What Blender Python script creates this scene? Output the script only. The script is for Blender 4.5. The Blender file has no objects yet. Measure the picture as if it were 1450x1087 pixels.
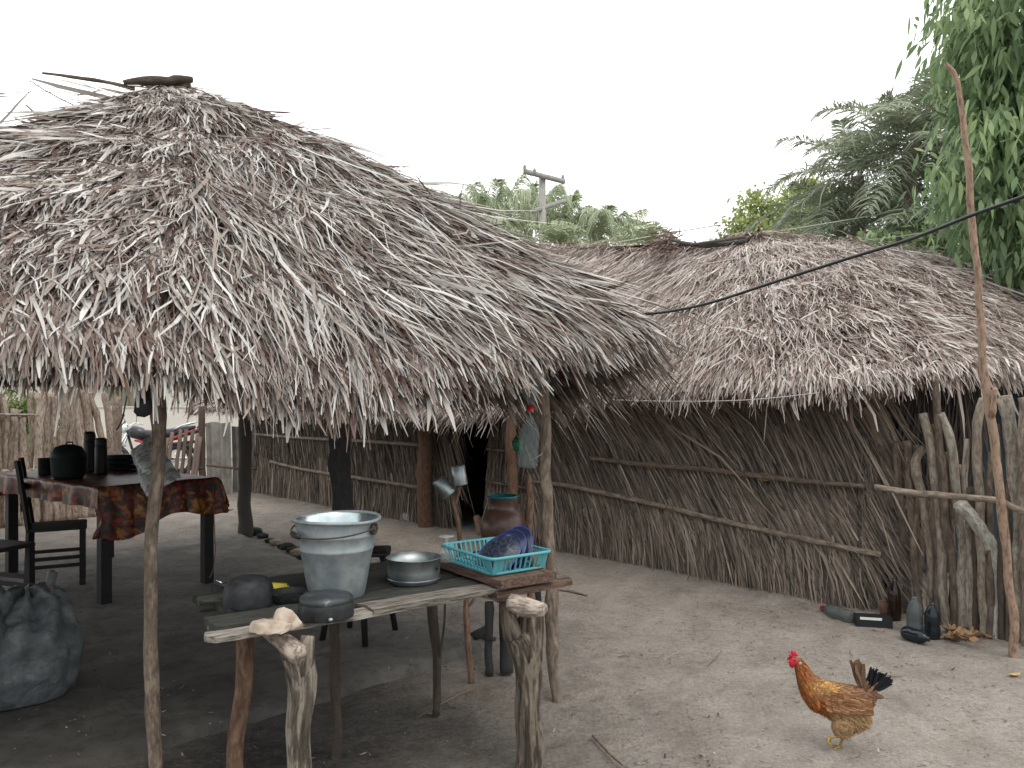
import bpy, bmesh, math, random
import numpy as np
from mathutils import Vector, Matrix, Euler, noise as mnoise
random.seed(11)
rng = np.random.default_rng(11)
PI = math.pi
scene = bpy.context.scene
col = scene.collection

# ---------------------------------------------------------------- survey of the yard (metres), measured from the photograph
CAM_H, FOC, CX, HY = 1.45, 1090.0, 725.0, 572.0
def at(px, py, Y): return Vector(((px-CX)/FOC*Y, Y, CAM_H-(py-HY)/FOC*Y))
def onz(px, py, z=0.0):
    Y = (CAM_H-z)*FOC/(py-HY)
    return Vector(((px-CX)/FOC*Y, Y, z))

# ---------------------------------------------------------------- object helpers
def wloc(o):
    v = Vector((0, 0, 0))
    while o is not None:
        v = v + Vector(o.location); o = o.parent
    return v
def tag(o, label=None, cat=None, group=None, kind=None):
    if label: o['label'] = label
    if cat: o['category'] = cat
    if group: o['group'] = group
    if kind: o['kind'] = kind
    return o
def thing(name, label, cat, loc=(0, 0, 0), rot=(0, 0, 0), group=None):
    o = bpy.data.objects.new(name, None); col.objects.link(o)
    o.location = loc; o.rotation_euler = rot; o.empty_display_size = 0.1
    return tag(o, label, cat, group)
def copy_tree(o, parent=None):
    c = o.copy(); col.objects.link(c); c.parent = parent
    for ch in [x for x in bpy.data.objects if x.parent == o]:
        copy_tree(ch, c)
    return c

class MB:
    """collects shapes; build() links them as one mesh object"""
    def __init__(s):
        s.V = []; s.F = []; s.T = []; s.U = []; s.n = 0
    def add(s, V, F, T=None, U=None):
        V = np.asarray(V, float).reshape(-1, 3); k = len(V)
        s.V.append(V)
        off = s.n
        if isinstance(F, np.ndarray): s.F.append(F+off)
        else: s.F.extend([[tuple(int(i)+off for i in f) for f in F]])
        s.T.append(np.full(k, 0.5) if T is None else (np.full(k, float(T)) if np.isscalar(T) else np.asarray(T, float)))
        s.U.append(V*1.0 if U is None else np.asarray(U, float).reshape(-1, 3))
        s.n += k
        return s
    # a round bar along a polyline, grain follows its length
    def tube(s, pts, rad, n=10, T=None, wob=0.0, caps=True, sx=1.0, seed=None, lump=0.0, closed=False):
        P = [Vector(p) for p in pts]; m = len(P)
        if np.isscalar(rad): rad = [rad]*m
        q = seed if seed is not None else random.uniform(0, 100)
        V = []; U = []; L = 0.0
        up = None
        for i in range(m):
            if closed: t = P[(i+1) % m]-P[(i-1) % m]
            else: t = (P[min(i+1, m-1)]-P[max(i-1, 0)])
            if t.length < 1e-9: t = Vector((0, 0, 1))
            t.normalize()
            if up is None:
                up = Vector((0, 1, 0)) if abs(t.y) < 0.9 else Vector((1, 0, 0))
            a = t.cross(up)
            if a.length < 1e-4: a = t.cross(Vector((.3, .5, .8)))
            a.normalize(); b = a.cross(t); b.normalize(); up = b
            if i: L += (P[i]-P[i-1]).length
            for k in range(n):
                th = 2*PI*k/n
                r = rad[i]
                if lump: r *= 1+lump*mnoise.noise(Vector((math.cos(th)*1.3+q, math.sin(th)*1.3, L*6+q)))
                V.append(P[i]+a*(math.cos(th)*r*sx)+b*(math.sin(th)*r))
                U.append((math.cos(th)*rad[i]+q, math.sin(th)*rad[i]+q*.3, L*0.30))
        F = []
        mm = m if closed else m-1
        for i in range(mm):
            j = (i+1) % m
            for k in range(n):
                F.append((i*n+k, i*n+(k+1) % n, j*n+(k+1) % n, j*n+k))
        if caps and not closed:
            F.append(tuple(range(n))[::-1]); F.append(tuple((m-1)*n+k for k in range(n)))
        V = [tuple(v) for v in V]
        return s.add(V, F, T, U)
    def pole(s, pts, rad, n=9, sub=5, T=None, crook=0.008, lump=0.25):
        """a crooked natural pole: the given points, finely divided and roughened"""
        P = [Vector(p) for p in pts]; m = len(P)
        if np.isscalar(rad): rad = [rad]*m
        Q = []; R = []; q = random.uniform(0, 50); L = 0
        for i in range(m-1):
            p0 = P[max(i-1, 0)]; p1 = P[i]; p2 = P[i+1]; p3 = P[min(i+2, m-1)]
            ns = max(2, min(sub, int((p2-p1).length/0.05)+1))
            for k in range(ns):
                t = k/ns
                c = 0.5*((2*p1)+(p2-p0)*t+(2*p0-5*p1+4*p2-p3)*t*t+(3*p1-p0-3*p2+p3)*t**3)
                Q.append(c); R.append(rad[i]*(1-t)+rad[i+1]*t)
        Q.append(P[-1]); R.append(rad[-1])
        acc = 0
        for i in range(1, len(Q)-1):
            acc += (Q[i]-Q[i-1]).length
            Q[i] = Q[i]+Vector((mnoise.noise(Vector((acc*4, q, 0))), mnoise.noise(Vector((q, acc*4, 5))), 0))*crook*2
            if random.random() < 0.10: R[i] *= 1.12
        return s.tube(Q, R, n, T=T, lump=lump, seed=q)
    def box(s, c, size, rot=(0, 0, 0), T=None, bev=0.0, long=0):
        bm = bmesh.new(); bmesh.ops.create_cube(bm, size=1)
        for v in bm.verts: v.co = Vector((v.co.x*size[0], v.co.y*size[1], v.co.z*size[2]))
        if bev: bmesh.ops.bevel(bm, geom=bm.edges[:], offset=bev, segments=2, affect='EDGES')
        return s.bm(bm, c, rot, T, long)
    def bm(s, bm, c=(0, 0, 0), rot=(0, 0, 0), T=None, long=None):
        q = random.uniform(0, 60)
        bm.verts.ensure_lookup_table(); bm.verts.index_update()
        L = [v.co.copy() for v in bm.verts]
        R = Euler(rot).to_matrix() if not isinstance(rot, Matrix) else rot
        c = Vector(c)
        V = [tuple(R @ v+c) for v in L]
        sc = [1, 1, 1]
        if long is not None:  # grain: the long axis goes into z of the grain space, shrunk
            U = []
            for v in L:
                o = [v[(long+1) % 3]+q, v[(long+2) % 3], v[long]*0.12+q]
                U.append(o)
        else: U = [(v.x+q, v.y, v.z) for v in L]
        F = [tuple(v.index for v in f.verts) for f in bm.faces]
        bm.free()
        return s.add(V, F, T, U)
    def board(s, length, width, th, mat4, nx=24, ny=4, rough=0.006, T=None, sag=0.0, seed=None):
        """sawn or split board along local x with uneven edges; mat4 places it"""
        q = random.uniform(0, 60) if seed is None else seed
        V = []; U = []; F = []
        for side in (1, -1):
            for i in range(nx+1):
                x = length*i/nx
                w0 = mnoise.noise(Vector((x*5+q, 0, 0)))*rough; w1 = mnoise.noise(Vector((x*5, q, 0)))*rough
                zs = sag*math.sin(PI*i/nx)
                for j in range(ny+1):
                    y = (-width/2+w0)+(width+w1-w0)*j/ny
                    e = 0.0 if 0 < j < ny else -0.12*th
                    z = side*(th/2+e)+mnoise.noise(Vector((x*9+q, y*30, side)))*rough*.35-zs
                    xx = x+(mnoise.noise(Vector((y*20+q, 3, 0)))*rough*2 if i in (0, nx) else 0)
                    V.append(tuple(mat4 @ Vector((xx, y, z)))); U.append((y+q, z, x*0.12+q))
        N = (nx+1)*(ny+1); w = ny+1
        for i in range(nx):
            for j in range(ny):
                a = i*w+j
                F.append((a, a+w, a+w+1, a+1)); F.append((N+a, N+a+1, N+a+w+1, N+a+w))
        for i in range(nx):
            a = i*w; F.append((a, N+a, N+a+w, a+w)); a = i*w+ny; F.append((a, a+w, N+a+w, N+a))
        for j in range(ny):
            a = j; F.append((a, a+1, N+a+1, N+a)); a = nx*w+j; F.append((a, N+a, N+a+1, a+1))
        return s.add(V, F, T, U)
    def lathe(s, prof, c=(0, 0, 0), n=40, rot=None, T=None, dent=0.0, sy=1.0):
        V = []; F = []; m = len(prof); q = random.uniform(0, 30)
        R = Euler(rot).to_matrix() if rot else Matrix.Identity(3)
        c = Vector(c)
        for (r, z) in prof:
            for k in range(n):
                th = 2*PI*k/n
                rr = r*(1+dent*mnoise.noise(Vector((math.cos(th)*1.2+q, math.sin(th)*1.2, z*9))))
                V.append(tuple(R @ Vector((rr*math.cos(th), rr*math.sin(th)*sy, z))+c))
        for i in range(m-1):
            for k in range(n):
                F.append((i*n+k, i*n+(k+1) % n, (i+1)*n+(k+1) % n, (i+1)*n+k))
        if prof[0][0] > 1e-6 and prof[0][0] < 1e9 and getattr(s, 'cap0', False): F.append(tuple(range(n))[::-1])
        return s.add(V, F, T)
    def lump(s, c, size, sub=3, amp=0.25, freq=1.6, rot=(0, 0, 0), T=None, seed=None, flat=0.0):
        q = random.uniform(0, 90) if seed is None else seed
        bm = bmesh.new(); bmesh.ops.create_icosphere(bm, subdivisions=sub, radius=1)
        for v in bm.verts:
            d = v.co.normalized()
            r = 1+amp*mnoise.noise(d*freq+Vector((q, q, 0)))+amp*.4*mnoise.noise(d*freq*3+Vector((q, 0, q)))
            v.co = Vector((d.x*size[0]*r, d.y*size[1]*r, d.z*size[2]*r))
            if flat and v.co.z < -size[2]*flat: v.co.z = -size[2]*flat
        return s.bm(bm, c, rot, T)
    def hull(s, pts, c=(0, 0, 0), rough=.004, T=None):
        bm = bmesh.new()
        for p in pts: bm.verts.new(p)
        r = bmesh.ops.convex_hull(bm, input=bm.verts); bmesh.ops.delete(bm, geom=[g for g in set(r['geom_interior']+r['geom_unused']) if isinstance(g, bmesh.types.BMVert)], context='VERTS')
        bmesh.ops.triangulate(bm, faces=bm.faces[:]); bmesh.ops.subdivide_edges(bm, edges=bm.edges[:], cuts=5, use_grid_fill=True)
        for _ in range(2): bmesh.ops.smooth_vert(bm, verts=bm.verts[:], factor=.5, use_axis_x=True, use_axis_y=True, use_axis_z=True)
        for v in bm.verts: n_ = mnoise.noise(v.co*45)*rough+mnoise.noise(v.co*110)*rough*.5; v.co += v.normal*n_ if v.normal.length > .1 else Vector((n_, 0, 0))
        return s.bm(bm, c, (0, 0, 0), T)
    def build(s, name, mat, parent=None, smooth=True, loc=None, world=True, sharp=None):
        V = np.concatenate(s.V); T = np.concatenate(s.T); U = np.concatenate(s.U)
        off = Vector((0, 0, 0))
        if parent is not None and world: off = wloc(parent)
        if parent is None and loc is not None: off = Vector(loc)
        V = V-np.array(off)
        me = bpy.data.meshes.new(name)
        quads = [f for f in s.F if isinstance(f, np.ndarray)]
        if len(quads) == len(s.F):
            Q = np.concatenate(quads).astype(np.int32); nf = len(Q)
            me.vertices.add(len(V)); me.vertices.foreach_set('co', V.astype(np.float32).ravel())
            me.loops.add(nf*4); me.loops.foreach_set('vertex_index', Q.ravel())
            me.polygons.add(nf); me.polygons.foreach_set('loop_start', np.arange(nf, dtype=np.int32)*4)
            me.polygons.foreach_set('loop_total', np.full(nf, 4, np.int32))
            me.update(calc_edges=True); me.validate()
        else:
            F = []
            for f in s.F:
                F += [tuple(int(i) for i in r) for r in f]
            me.from_pydata([tuple(v) for v in V], [], F); me.update()
        a = me.attributes.new('tint', 'FLOAT', 'POINT'); a.data.foreach_set('value', T.astype(np.float32))
        a = me.attributes.new('grain', 'FLOAT_VECTOR', 'POINT'); a.data.foreach_set('vector', U.astype(np.float32).ravel())
        if smooth: me.polygons.foreach_set('use_smooth', np.ones(len(me.polygons), dtype=bool))
        if smooth and sharp is not None:
            try: me.set_sharp_from_angle(angle=math.radians(sharp))
            except Exception: pass
        me.materials.append(mat)
        o = bpy.data.objects.new(name, me); col.objects.link(o)
        if parent is not None: o.parent = parent
        elif loc is not None: o.location = loc
        return o

# ---------------------------------------------------------------- materials
def mat(name, stops, rough=0.85, coord='Object', scale=6.0, stretch=(1, 1, 1), detail=6.0, tint=None, bump=0.3,
        bumpdist=0.01, metal=0.0, spec=0.3, crack=None, trans=0.0, grime=None, alpha=None, rrange=None, distort=0.4, sub=None):
    m = bpy.data.materials.new(name); m.use_nodes = True
    nt = m.node_tree; N = nt.nodes; L = nt.links; b = N['Principled BSDF']
    if coord == 'Object':
        tc = N.new('ShaderNodeTexCoord'); src = tc.outputs['Object']
    else:
        tc = N.new('ShaderNodeAttribute'); tc.attribute_name = 'grain'; src = tc.outputs['Vector']
    mp = N.new('ShaderNodeMapping'); L.new(src, mp.inputs['Vector']); mp.inputs['Scale'].default_value = stretch
    nz = N.new('ShaderNodeTexNoise'); nz.inputs['Scale'].default_value = scale; nz.inputs['Detail'].default_value = detail
    nz.inputs['Roughness'].default_value = 0.62; nz.inputs['Distortion'].default_value = distort
    L.new(mp.outputs[0], nz.inputs['Vector'])
    fac = nz.outputs['Fac']
    if tint is not None:
        at_ = N.new('ShaderNodeAttribute'); at_.attribute_name = 'tint'
        mm = N.new('ShaderNodeMath'); mm.operation = 'MULTIPLY_ADD'
        L.new(nz.outputs['Fac'], mm.inputs[0]); mm.inputs[1].default_value = tint; mm.inputs[2].default_value = -tint/2
        ad = N.new('ShaderNodeMath'); ad.operation = 'ADD'; L.new(mm.outputs[0], ad.inputs[0]); L.new(at_.outputs['Fac'], ad.inputs[1])
        fac = ad.outputs[0]
    r = N.new('ShaderNodeValToRGB'); L.new(fac, r.inputs['Fac'])
    cr = r.color_ramp
    while len(cr.elements) > 1: cr.elements.remove(cr.elements[-1])
    cr.elements[0].position = stops[0][0]; cr.elements[0].color = (*stops[0][1], 1)
    for p, c in stops[1:]:
        e = cr.elements.new(p); e.color = (*c, 1)
    colr = r.outputs['Color']; bh = nz.outputs['Fac']
    if crack is not None:  # (scale, strength, colour)
        v = N.new('ShaderNodeTexNoise'); v.inputs['Scale'].default_value = crack[0]; v.inputs['Detail'].default_value = 8
        v.inputs['Roughness'].default_value = .7
        mp2 = N.new('ShaderNodeMapping'); L.new(src, mp2.inputs['Vector']); mp2.inputs['Scale'].default_value = crack[3] if len(crack) > 3 else stretch
        L.new(mp2.outputs[0], v.inputs['Vector'])
        r2 = N.new('ShaderNodeValToRGB'); L.new(v.outputs['Fac'], r2.inputs['Fac'])
        r2.color_ramp.elements[0].position = 0.38; r2.color_ramp.elements[0].color = (crack[1],)*3+(1,)
        r2.color_ramp.elements[1].position = 0.52; r2.color_ramp.elements[1].color = (0, 0, 0, 1)
        mx = N.new('ShaderNodeMix'); mx.data_type = 'RGBA'
        L.new(r2.outputs['Color'], mx.inputs['Factor']); L.new(colr, mx.inputs['A']); mx.inputs['B'].default_value = (*crack[2], 1)
        colr = mx.outputs['Result']
        sb = N.new('ShaderNodeMath'); sb.operation = 'SUBTRACT'; L.new(bh, sb.inputs[0]); L.new(r2.outputs['Color'], sb.inputs[1]); bh = sb.outputs[0]
    L.new(colr, b.inputs['Base Color'])
    b.inputs['Roughness'].default_value = rough; b.inputs['Metallic'].default_value = metal
    b.inputs['Specular IOR Level'].default_value = spec
    if rrange:
        mr = N.new('ShaderNodeMapRange'); L.new(nz.outputs['Fac'], mr.inputs['Value']); mr.inputs['From Min'].default_value = .3; mr.inputs['From Max'].default_value = .7
        mr.inputs['To Min'].default_value = rrange[0]; mr.inputs['To Max'].default_value = rrange[1]; L.new(mr.outputs[0], b.inputs['Roughness'])
    if bump:
        bp = N.new('ShaderNodeBump'); bp.inputs['Strength'].default_value = bump; bp.inputs['Distance'].default_value = bumpdist
        L.new(bh, bp.inputs['Height']); L.new(bp.outputs[0], b.inputs['Normal'])
    if trans:  # thin leaf: some light comes through
        out = N['Material Output']; tr = N.new('ShaderNodeBsdfTranslucent'); L.new(colr, tr.inputs['Color'])
        ms = N.new('ShaderNodeMixShader'); ms.inputs[0].default_value = trans
        L.new(b.outputs[0], ms.inputs[1]); L.new(tr.outputs[0], ms.inputs[2]); L.new(ms.outputs[0], out.inputs['Surface'])
    if alpha is not None: b.inputs['Alpha'].default_value = alpha
    return m
def glass(name, c, rough=0.12, ior=1.35, thin=0.45):
    c = tuple(x*(.85 if max(c) > .5 else .5) for x in c); thin = min(.86, thin*1.35)
    m = bpy.data.materials.new(name); m.use_nodes = True
    nt = m.node_tree; N = nt.nodes; L = nt.links; b = N['Principled BSDF']
    nz = N.new('ShaderNodeTexNoise'); nz.inputs['Scale'].default_value = 30
    r = N.new('ShaderNodeValToRGB'); L.new(nz.outputs['Fac'], r.inputs['Fac'])
    r.color_ramp.elements[0].color = (*[x*.7 for x in c], 1); r.color_ramp.elements[1].color = (*c, 1)
    L.new(r.outputs['Color'], b.inputs['Base Color'])
    b.inputs['Roughness'].default_value = rough; b.inputs['IOR'].default_value = ior; b.inputs['Specular IOR Level'].default_value = .6
    tr = N.new('ShaderNodeBsdfTransparent'); tr.inputs['Color'].default_value = (*[min(1, x*1.3+.35) for x in c], 1)
    ms = N.new('ShaderNodeMixShader'); ms.inputs[0].default_value = thin
    L.new(b.outputs[0], ms.inputs[1]); L.new(tr.outputs[0], ms.inputs[2]); L.new(ms.outputs[0], N['Material Output'].inputs['Surface'])
    return m

M = {}
M['thatch'] = mat('weathered palm thatch', [(0, (.05, .030, .026)), (.24, (.155, .098, .080)), (.42, (.275, .220, .192)), (.60, (.405, .372, .335)), (.82, (.58, .56, .53)), (1, (.68, .66, .63))],
                  coord='grain', scale=40, tint=.35, bump=.25, bumpdist=.002, rough=.8, trans=.12, detail=3)
M['thatch_far'] = mat('tan palm thatch', [(0, (.07, .04, .032)), (.22, (.20, .13, .11)), (.45, (.36, .285, .25)), (.72, (.53, .475, .435)), (1, (.69, .65, .60))],
                      coord='grain', scale=40, tint=.35, bump=.2, bumpdist=.002, rough=.8, trans=.12, detail=3)
M['thatch_base'] = mat('thatch underlay', [(0, (.06, .038, .032)), (.5, (.15, .10, .085)), (1, (.26, .19, .165))], scale=30, stretch=(1, 1, 1), bump=1, bumpdist=.03, rough=1)
M['wall_frond'] = mat('dry frond wall', [(0, (.035, .034, .034)), (.28, (.11, .088, .072)), (.55, (.235, .188, .15)), (1, (.45, .375, .305))],
                      coord='grain', scale=40, tint=.35, bump=.2, bumpdist=.002, rough=.9, detail=3)
M['dark'] = mat('interior matting painted in shade', [(0, (.022, .036, .044)), (1, (.045, .062, .07))], scale=8, bump=.3, rough=1)  # teal shadow tone of the interior is put into this base colour
M['pole'] = mat('grey bark pole', [(.22, (.09, .07, .055)), (.40, (.22, .17, .13)), (.52, (.33, .275, .22)), (.62, (.38, .36, .31)), (.8, (.54, .52, .46))], coord='grain', scale=34, stretch=(1, 1, 1), bump=.9, bumpdist=.006,
                crack=(75, .5, (.07, .058, .048)), rough=.95, tint=.6)
M['polepale'] = mat('pale dry pole', [(.25, (.20, .15, .115)), (.5, (.36, .29, .235)), (.72, (.50, .42, .35))], coord='grain', scale=55, bump=.8, bumpdist=.006,
                    crack=(60, .7, (.11, .075, .055)), rough=.95, tint=.8)
M['polebrown'] = mat('peeled brown pole', [(.25, (.12, .07, .045)), (.5, (.24, .15, .10)), (.72, (.36, .25, .18))], coord='grain', scale=50, bump=.7, bumpdist=.005,
                     crack=(60, .6, (.06, .035, .025)), rough=.9, tint=.7)
M['smoked'] = mat('smoke dark post', [(.2, (.022, .026, .030)), (.6, (.052, .052, .052)), (.85, (.11, .10, .09))], coord='grain', scale=50, bump=.7, bumpdist=.005, rough=.9, tint=.5)
M['plankpale'] = mat('weathered plank', [(.2, (.10, .085, .07)), (.48, (.24, .215, .185)), (.7, (.40, .37, .325))], coord='grain', scale=70, bump=.8, bumpdist=.004,
                     crack=(90, .8, (.05, .04, .032)), rough=.9, tint=.5)
M['plankdark'] = mat('wet dark plank', [(.2, (.010, .013, .012)), (.5, (.028, .031, .028)), (.75, (.065, .065, .055))], coord='grain', scale=60, bump=.8, bumpdist=.004,
                     crack=(80, .7, (.008, .008, .008)), rough=.7, tint=.4, spec=.35)
M['plankred'] = mat('reddish board', [(.2, (.09, .055, .042)), (.5, (.19, .125, .095)), (.75, (.29, .21, .165))], coord='grain', scale=60, bump=.8, bumpdist=.004,
                    crack=(80, .7, (.04, .025, .02)), rough=.9, tint=.4)
M['oldlog'] = mat('eroded grey trunk', [(.25, (.085, .062, .046)), (.45, (.18, .145, .112)), (.7, (.31, .27, .22))], coord='grain', scale=38, stretch=(1.6, 1.6, 1.2), bump=1, bumpdist=.016,
                  crack=(45, .8, (.05, .038, .028), (1, 1, .35)), rough=.95, tint=.6)
M['blackwood'] = mat('dark painted wood', [(.2, (.008, .009, .011)), (.8, (.028, .026, .026))], coord='grain', scale=30, bump=.3, bumpdist=.002, rough=.55, spec=.35)
M['iron'] = mat('sooty iron', [(.3, (.012, .014, .016)), (.6, (.035, .038, .04)), (.8, (.09, .09, .088))], scale=25, bump=.35, bumpdist=.002, rough=.55, metal=.3, rrange=(.4, .75))
M['ironlid'] = mat('scratched sooty aluminium', [(.3, (.03, .033, .036)), (.58, (.065, .07, .075)), (.66, (.16, .165, .17)), (.8, (.30, .30, .30))], scale=16, bump=.35, bumpdist=.002, rough=.5, metal=.4)
M['zinc'] = mat('galvanised zinc', [(.25, (.17, .205, .225)), (.5, (.25, .285, .295)), (.75, (.34, .365, .365))], scale=22, detail=8, bump=.2, bumpdist=.003, rough=.5, metal=.4, rrange=(.42, .6), spec=.5)
M['zincin'] = mat('bright zinc lining', [(.25, (.42, .5, .52)), (.75, (.7, .76, .76))], scale=14, bump=.4, bumpdist=.004, rough=.25, metal=.9)
M['alu'] = mat('dull aluminium', [(.25, (.27, .31, .32)), (.75, (.42, .46, .465))], scale=18, detail=8, bump=.15, bumpdist=.002, rough=.4, metal=.85, rrange=(.3, .5))
M['rust'] = mat('rusty wire', [(.3, (.04, .035, .03)), (.7, (.12, .085, .06))], scale=40, rough=.7, metal=.4)
M['teal'] = mat('turquoise plastic', [(.3, (.07, .28, .32)), (.7, (.10, .35, .39))], scale=12, bump=0, rough=.4, spec=.45)
M['tealglaze'] = mat('teal enamel', [(.3, (.01, .09, .11)), (.7, (.03, .16, .18))], scale=12, bump=0, rough=.2, spec=.6)
M['clay'] = mat('polished clay', [(.3, (.055, .030, .024)), (.55, (.105, .055, .043)), (.75, (.16, .095, .075))], scale=9, bump=.12, bumpdist=.003, rough=.34, spec=.5)
M['rock'] = mat('broken stone', [(.3, (.25, .17, .12)), (.5, (.42, .35, .28)), (.75, (.60, .54, .46))], scale=14, bump=.8, bumpdist=.012, rough=.95)
M['rag'] = mat('whitish rag', [(.3, (.35, .33, .31)), (.7, (.62, .60, .58))], scale=14, bump=.4, rough=.95)
M['leafdry'] = mat('dry brown leaf', [(.3, (.26, .14, .07)), (.7, (.46, .30, .18))], scale=30, bump=.3, bumpdist=.002, rough=.8, trans=.1)
M['leafyellow'] = mat('yellow leaf', [(.3, (.45, .28, .08)), (.7, (.62, .44, .16))], scale=30, bump=.3, bumpdist=.002, rough=.7)
M['leaforange'] = mat('orange tan leaf', [(.3, (.50, .28, .14)), (.7, (.70, .46, .28))], scale=20, bump=.3, bumpdist=.002, rough=.7)
M['yellowfoam'] = mat('yellow sponge', [(.3, (.42, .36, .03)), (.7, (.60, .52, .08))], scale=60, bump=.6, bumpdist=.002, rough=.95)
M['bluepl'] = mat('navy glazed plate', [(.3, (.014, .017, .03)), (.55, (.024, .03, .05)), (.8, (.04, .048, .07))], scale=10, bump=0, rough=.22, spec=.6)
M['bluerim'] = mat('bright blue rim', [(.3, (.02, .035, .22)), (.7, (.03, .06, .32))], scale=10, bump=0, rough=.25, spec=.6)
M['platepat'] = mat('figured plate', [(.46, (.018, .024, .045)), (.5, (.06, .07, .09)), (.54, (.018, .024, .045)), (.62, (.08, .095, .12))], scale=28, bump=0, rough=.25, spec=.6, distort=2)
M['asb'] = mat('fibre cement sheet', [(.3, (.20, .19, .17)), (.7, (.38, .36, .33))], scale=5, bump=.3, rough=.95)
M['gatewood'] = mat('grey gate wood', [(.2, (.09, .065, .055)), (.6, (.20, .155, .13))], coord='grain', scale=60, bump=.6, bumpdist=.004, rough=.95, tint=.5)
M['plaster'] = mat('cream plaster', [(.3, (.60, .57, .50)), (.7, (.72, .69, .62))], scale=1.5, bump=.1, rough=.95)
M['greenwall'] = mat('olive shutter', [(.3, (.16, .17, .12)), (.7, (.24, .25, .18))], scale=3, bump=.1, rough=.9)
M['rooftile'] = mat('clay roof tiles', [(.3, (.22, .10, .06)), (.7, (.34, .17, .11))], scale=8, bump=.6, rough=.9)
M['concrete_pole'] = mat('grey concrete', [(.3, (.27, .265, .25)), (.7, (.40, .39, .37))], scale=9, bump=.3, rough=.95)
M['blackrub'] = mat('black rubber', [(.3, (.008, .009, .011)), (.7, (.022, .024, .028))], scale=12, bump=0, rough=.45, spec=.45)
M['seat'] = mat('black vinyl', [(.3, (.02, .022, .028)), (.7, (.04, .045, .055))], scale=12, bump=0, rough=.3, spec=.6)
M['red'] = mat('red paint', [(.3, (.38, .012, .025)), (.7, (.48, .02, .04))], scale=12, bump=0, rough=.25, spec=.6)
M['chrome'] = mat('chrome', [(.3, (.65, .67, .7)), (.7, (.85, .87, .9))], scale=12, bump=0, rough=.15, metal=1)
M['whitep'] = mat('white plastic', [(.3, (.72, .74, .76)), (.7, (.85, .87, .88))], scale=12, bump=0, rough=.35)
M['cordw'] = mat('pale cord', [(.3, (.45, .44, .42)), (.7, (.6, .58, .55))], scale=12, bump=0, rough=.8)
M['cordbr'] = mat('brown string', [(.3, (.16, .09, .06)), (.7, (.28, .17, .11))], scale=30, bump=0, rough=.9)
M['sackmat'] = mat('dusty blue grey sack', [(.25, (.05, .060, .066)), (.5, (.10, .113, .118)), (.75, (.20, .215, .215))], scale=13, bump=1.0, bumpdist=.02, rough=.5, detail=9, spec=.45)
M['bluecloth'] = mat('blue cloth', [(.3, (.03, .07, .14)), (.7, (.07, .14, .24))], scale=12, bump=.3, rough=.9)
M['greenpl'] = mat('green plastic', [(.3, (.01, .09, .04)), (.7, (.02, .15, .06))], scale=12, bump=0, rough=.3)
M['darkgreen'] = mat('dark green plastic', [(.3, (.006, .014, .013)), (.7, (.011, .025, .022))], scale=12, bump=0, rough=.5)
M['rustcan'] = mat('rusty tin', [(.3, (.09, .05, .03)), (.7, (.20, .12, .07))], scale=14, bump=.3, rough=.8, metal=.3)
M['bark'] = mat('tree bark', [(.3, (.09, .075, .06)), (.7, (.22, .19, .16))], coord='grain', scale=30, bump=.8, bumpdist=.02, rough=.95)
def leafmat(name, a, b_, c, tr=.25):
    return mat(name, [(0, a), (.5, b_), (1, c)], coord='grain', scale=4, tint=.25, bump=0, rough=.55, trans=tr, spec=.35)
M['palm_a'] = leafmat('palm green', (.11, .135, .095), (.19, .235, .15), (.33, .37, .24))
M['palm_b'] = leafmat('palm sage', (.17, .19, .14), (.28, .32, .22), (.44, .47, .33))
M['palm_far'] = leafmat('palm hazy green', (.22, .26, .18), (.36, .42, .27), (.55, .58, .40))  # distance haze is put into these paler leaf colours
M['lime'] = leafmat('lime foliage', (.18, .23, .09), (.32, .38, .15), (.50, .54, .22))
M['deep'] = leafmat('bluish green foliage', (.11, .165, .095), (.25, .36, .18), (.48, .58, .30), .45)
M['shrub'] = leafmat('shrub green', (.05, .09, .03), (.12, .18, .06), (.25, .30, .10))

# ---------------------------------------------------------------- blades (leaves, fronds, feathers): many thin strips in one numpy pass
def norm(a): return a/np.maximum(np.linalg.norm(a, axis=1, keepdims=True), 1e-9)
def blades(P, D, Nn, L, W, tint, droop=0.0, curl=0.0, twist=0.0, prof=(.7, 1, .9, .35), G=None, split=None):
    n = len(P); D = norm(D); Nn = norm(Nn-D*np.sum(Nn*D, 1, keepdims=True)); S = np.cross(D, Nn)
    tw = rng.normal(0, 1, n)[:, None]*twist if np.isscalar(twist) else twist[:, None]
    S2 = S*np.cos(tw)+Nn*np.sin(tw)
    L = np.broadcast_to(L, n)[:, None]; W = np.broadcast_to(W, n)[:, None]
    droop = np.broadcast_to(droop, n)[:, None]; curl = np.broadcast_to(curl, n)[:, None]
    k = len(prof); V = np.zeros((n, k, 2, 3)); 
    for i, w in enumerate(prof):
        t = i/(k-1)
        c = P+D*L*t+Nn*(L*curl*t*t)
        c[:, 2:3] -= droop*L*t*t
        bend = S*np.sin(3.1*t)*(L*0.04)*rng.normal(0, .6, n)[:, None] if i else 0
        c = c+bend
        V[:, i, 0] = c-S2*W*w*.5; V[:, i, 1] = c+S2*W*w*.5
    idx = np.arange(n)[:, None]*(2*k)
    F = []
    for i in range(k-1):
        F.append(np.concatenate([idx+2*i, idx+2*i+1, idx+2*i+3, idx+2*i+2], 1))
    F = np.concatenate(F)
    T = np.repeat(np.broadcast_to(tint, n), 2*k)
    # grain coordinates: unique place per blade, streaks along it
    q = rng.uniform(0, 50, n)
    U = np.zeros((n, k, 2, 3)); U[:, :, 0, 0] = q[:, None]; U[:, :, 1, 0] = q[:, None]+W
    U[:, :, :, 2] = (np.linspace(0, 1, k)[None, :]*L*0.15)[:, :, None]
    U[:, :, :, 1] = q[:, None, None]
    return V.reshape(-1, 3), F, T, U.reshape(-1, 3)
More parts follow.
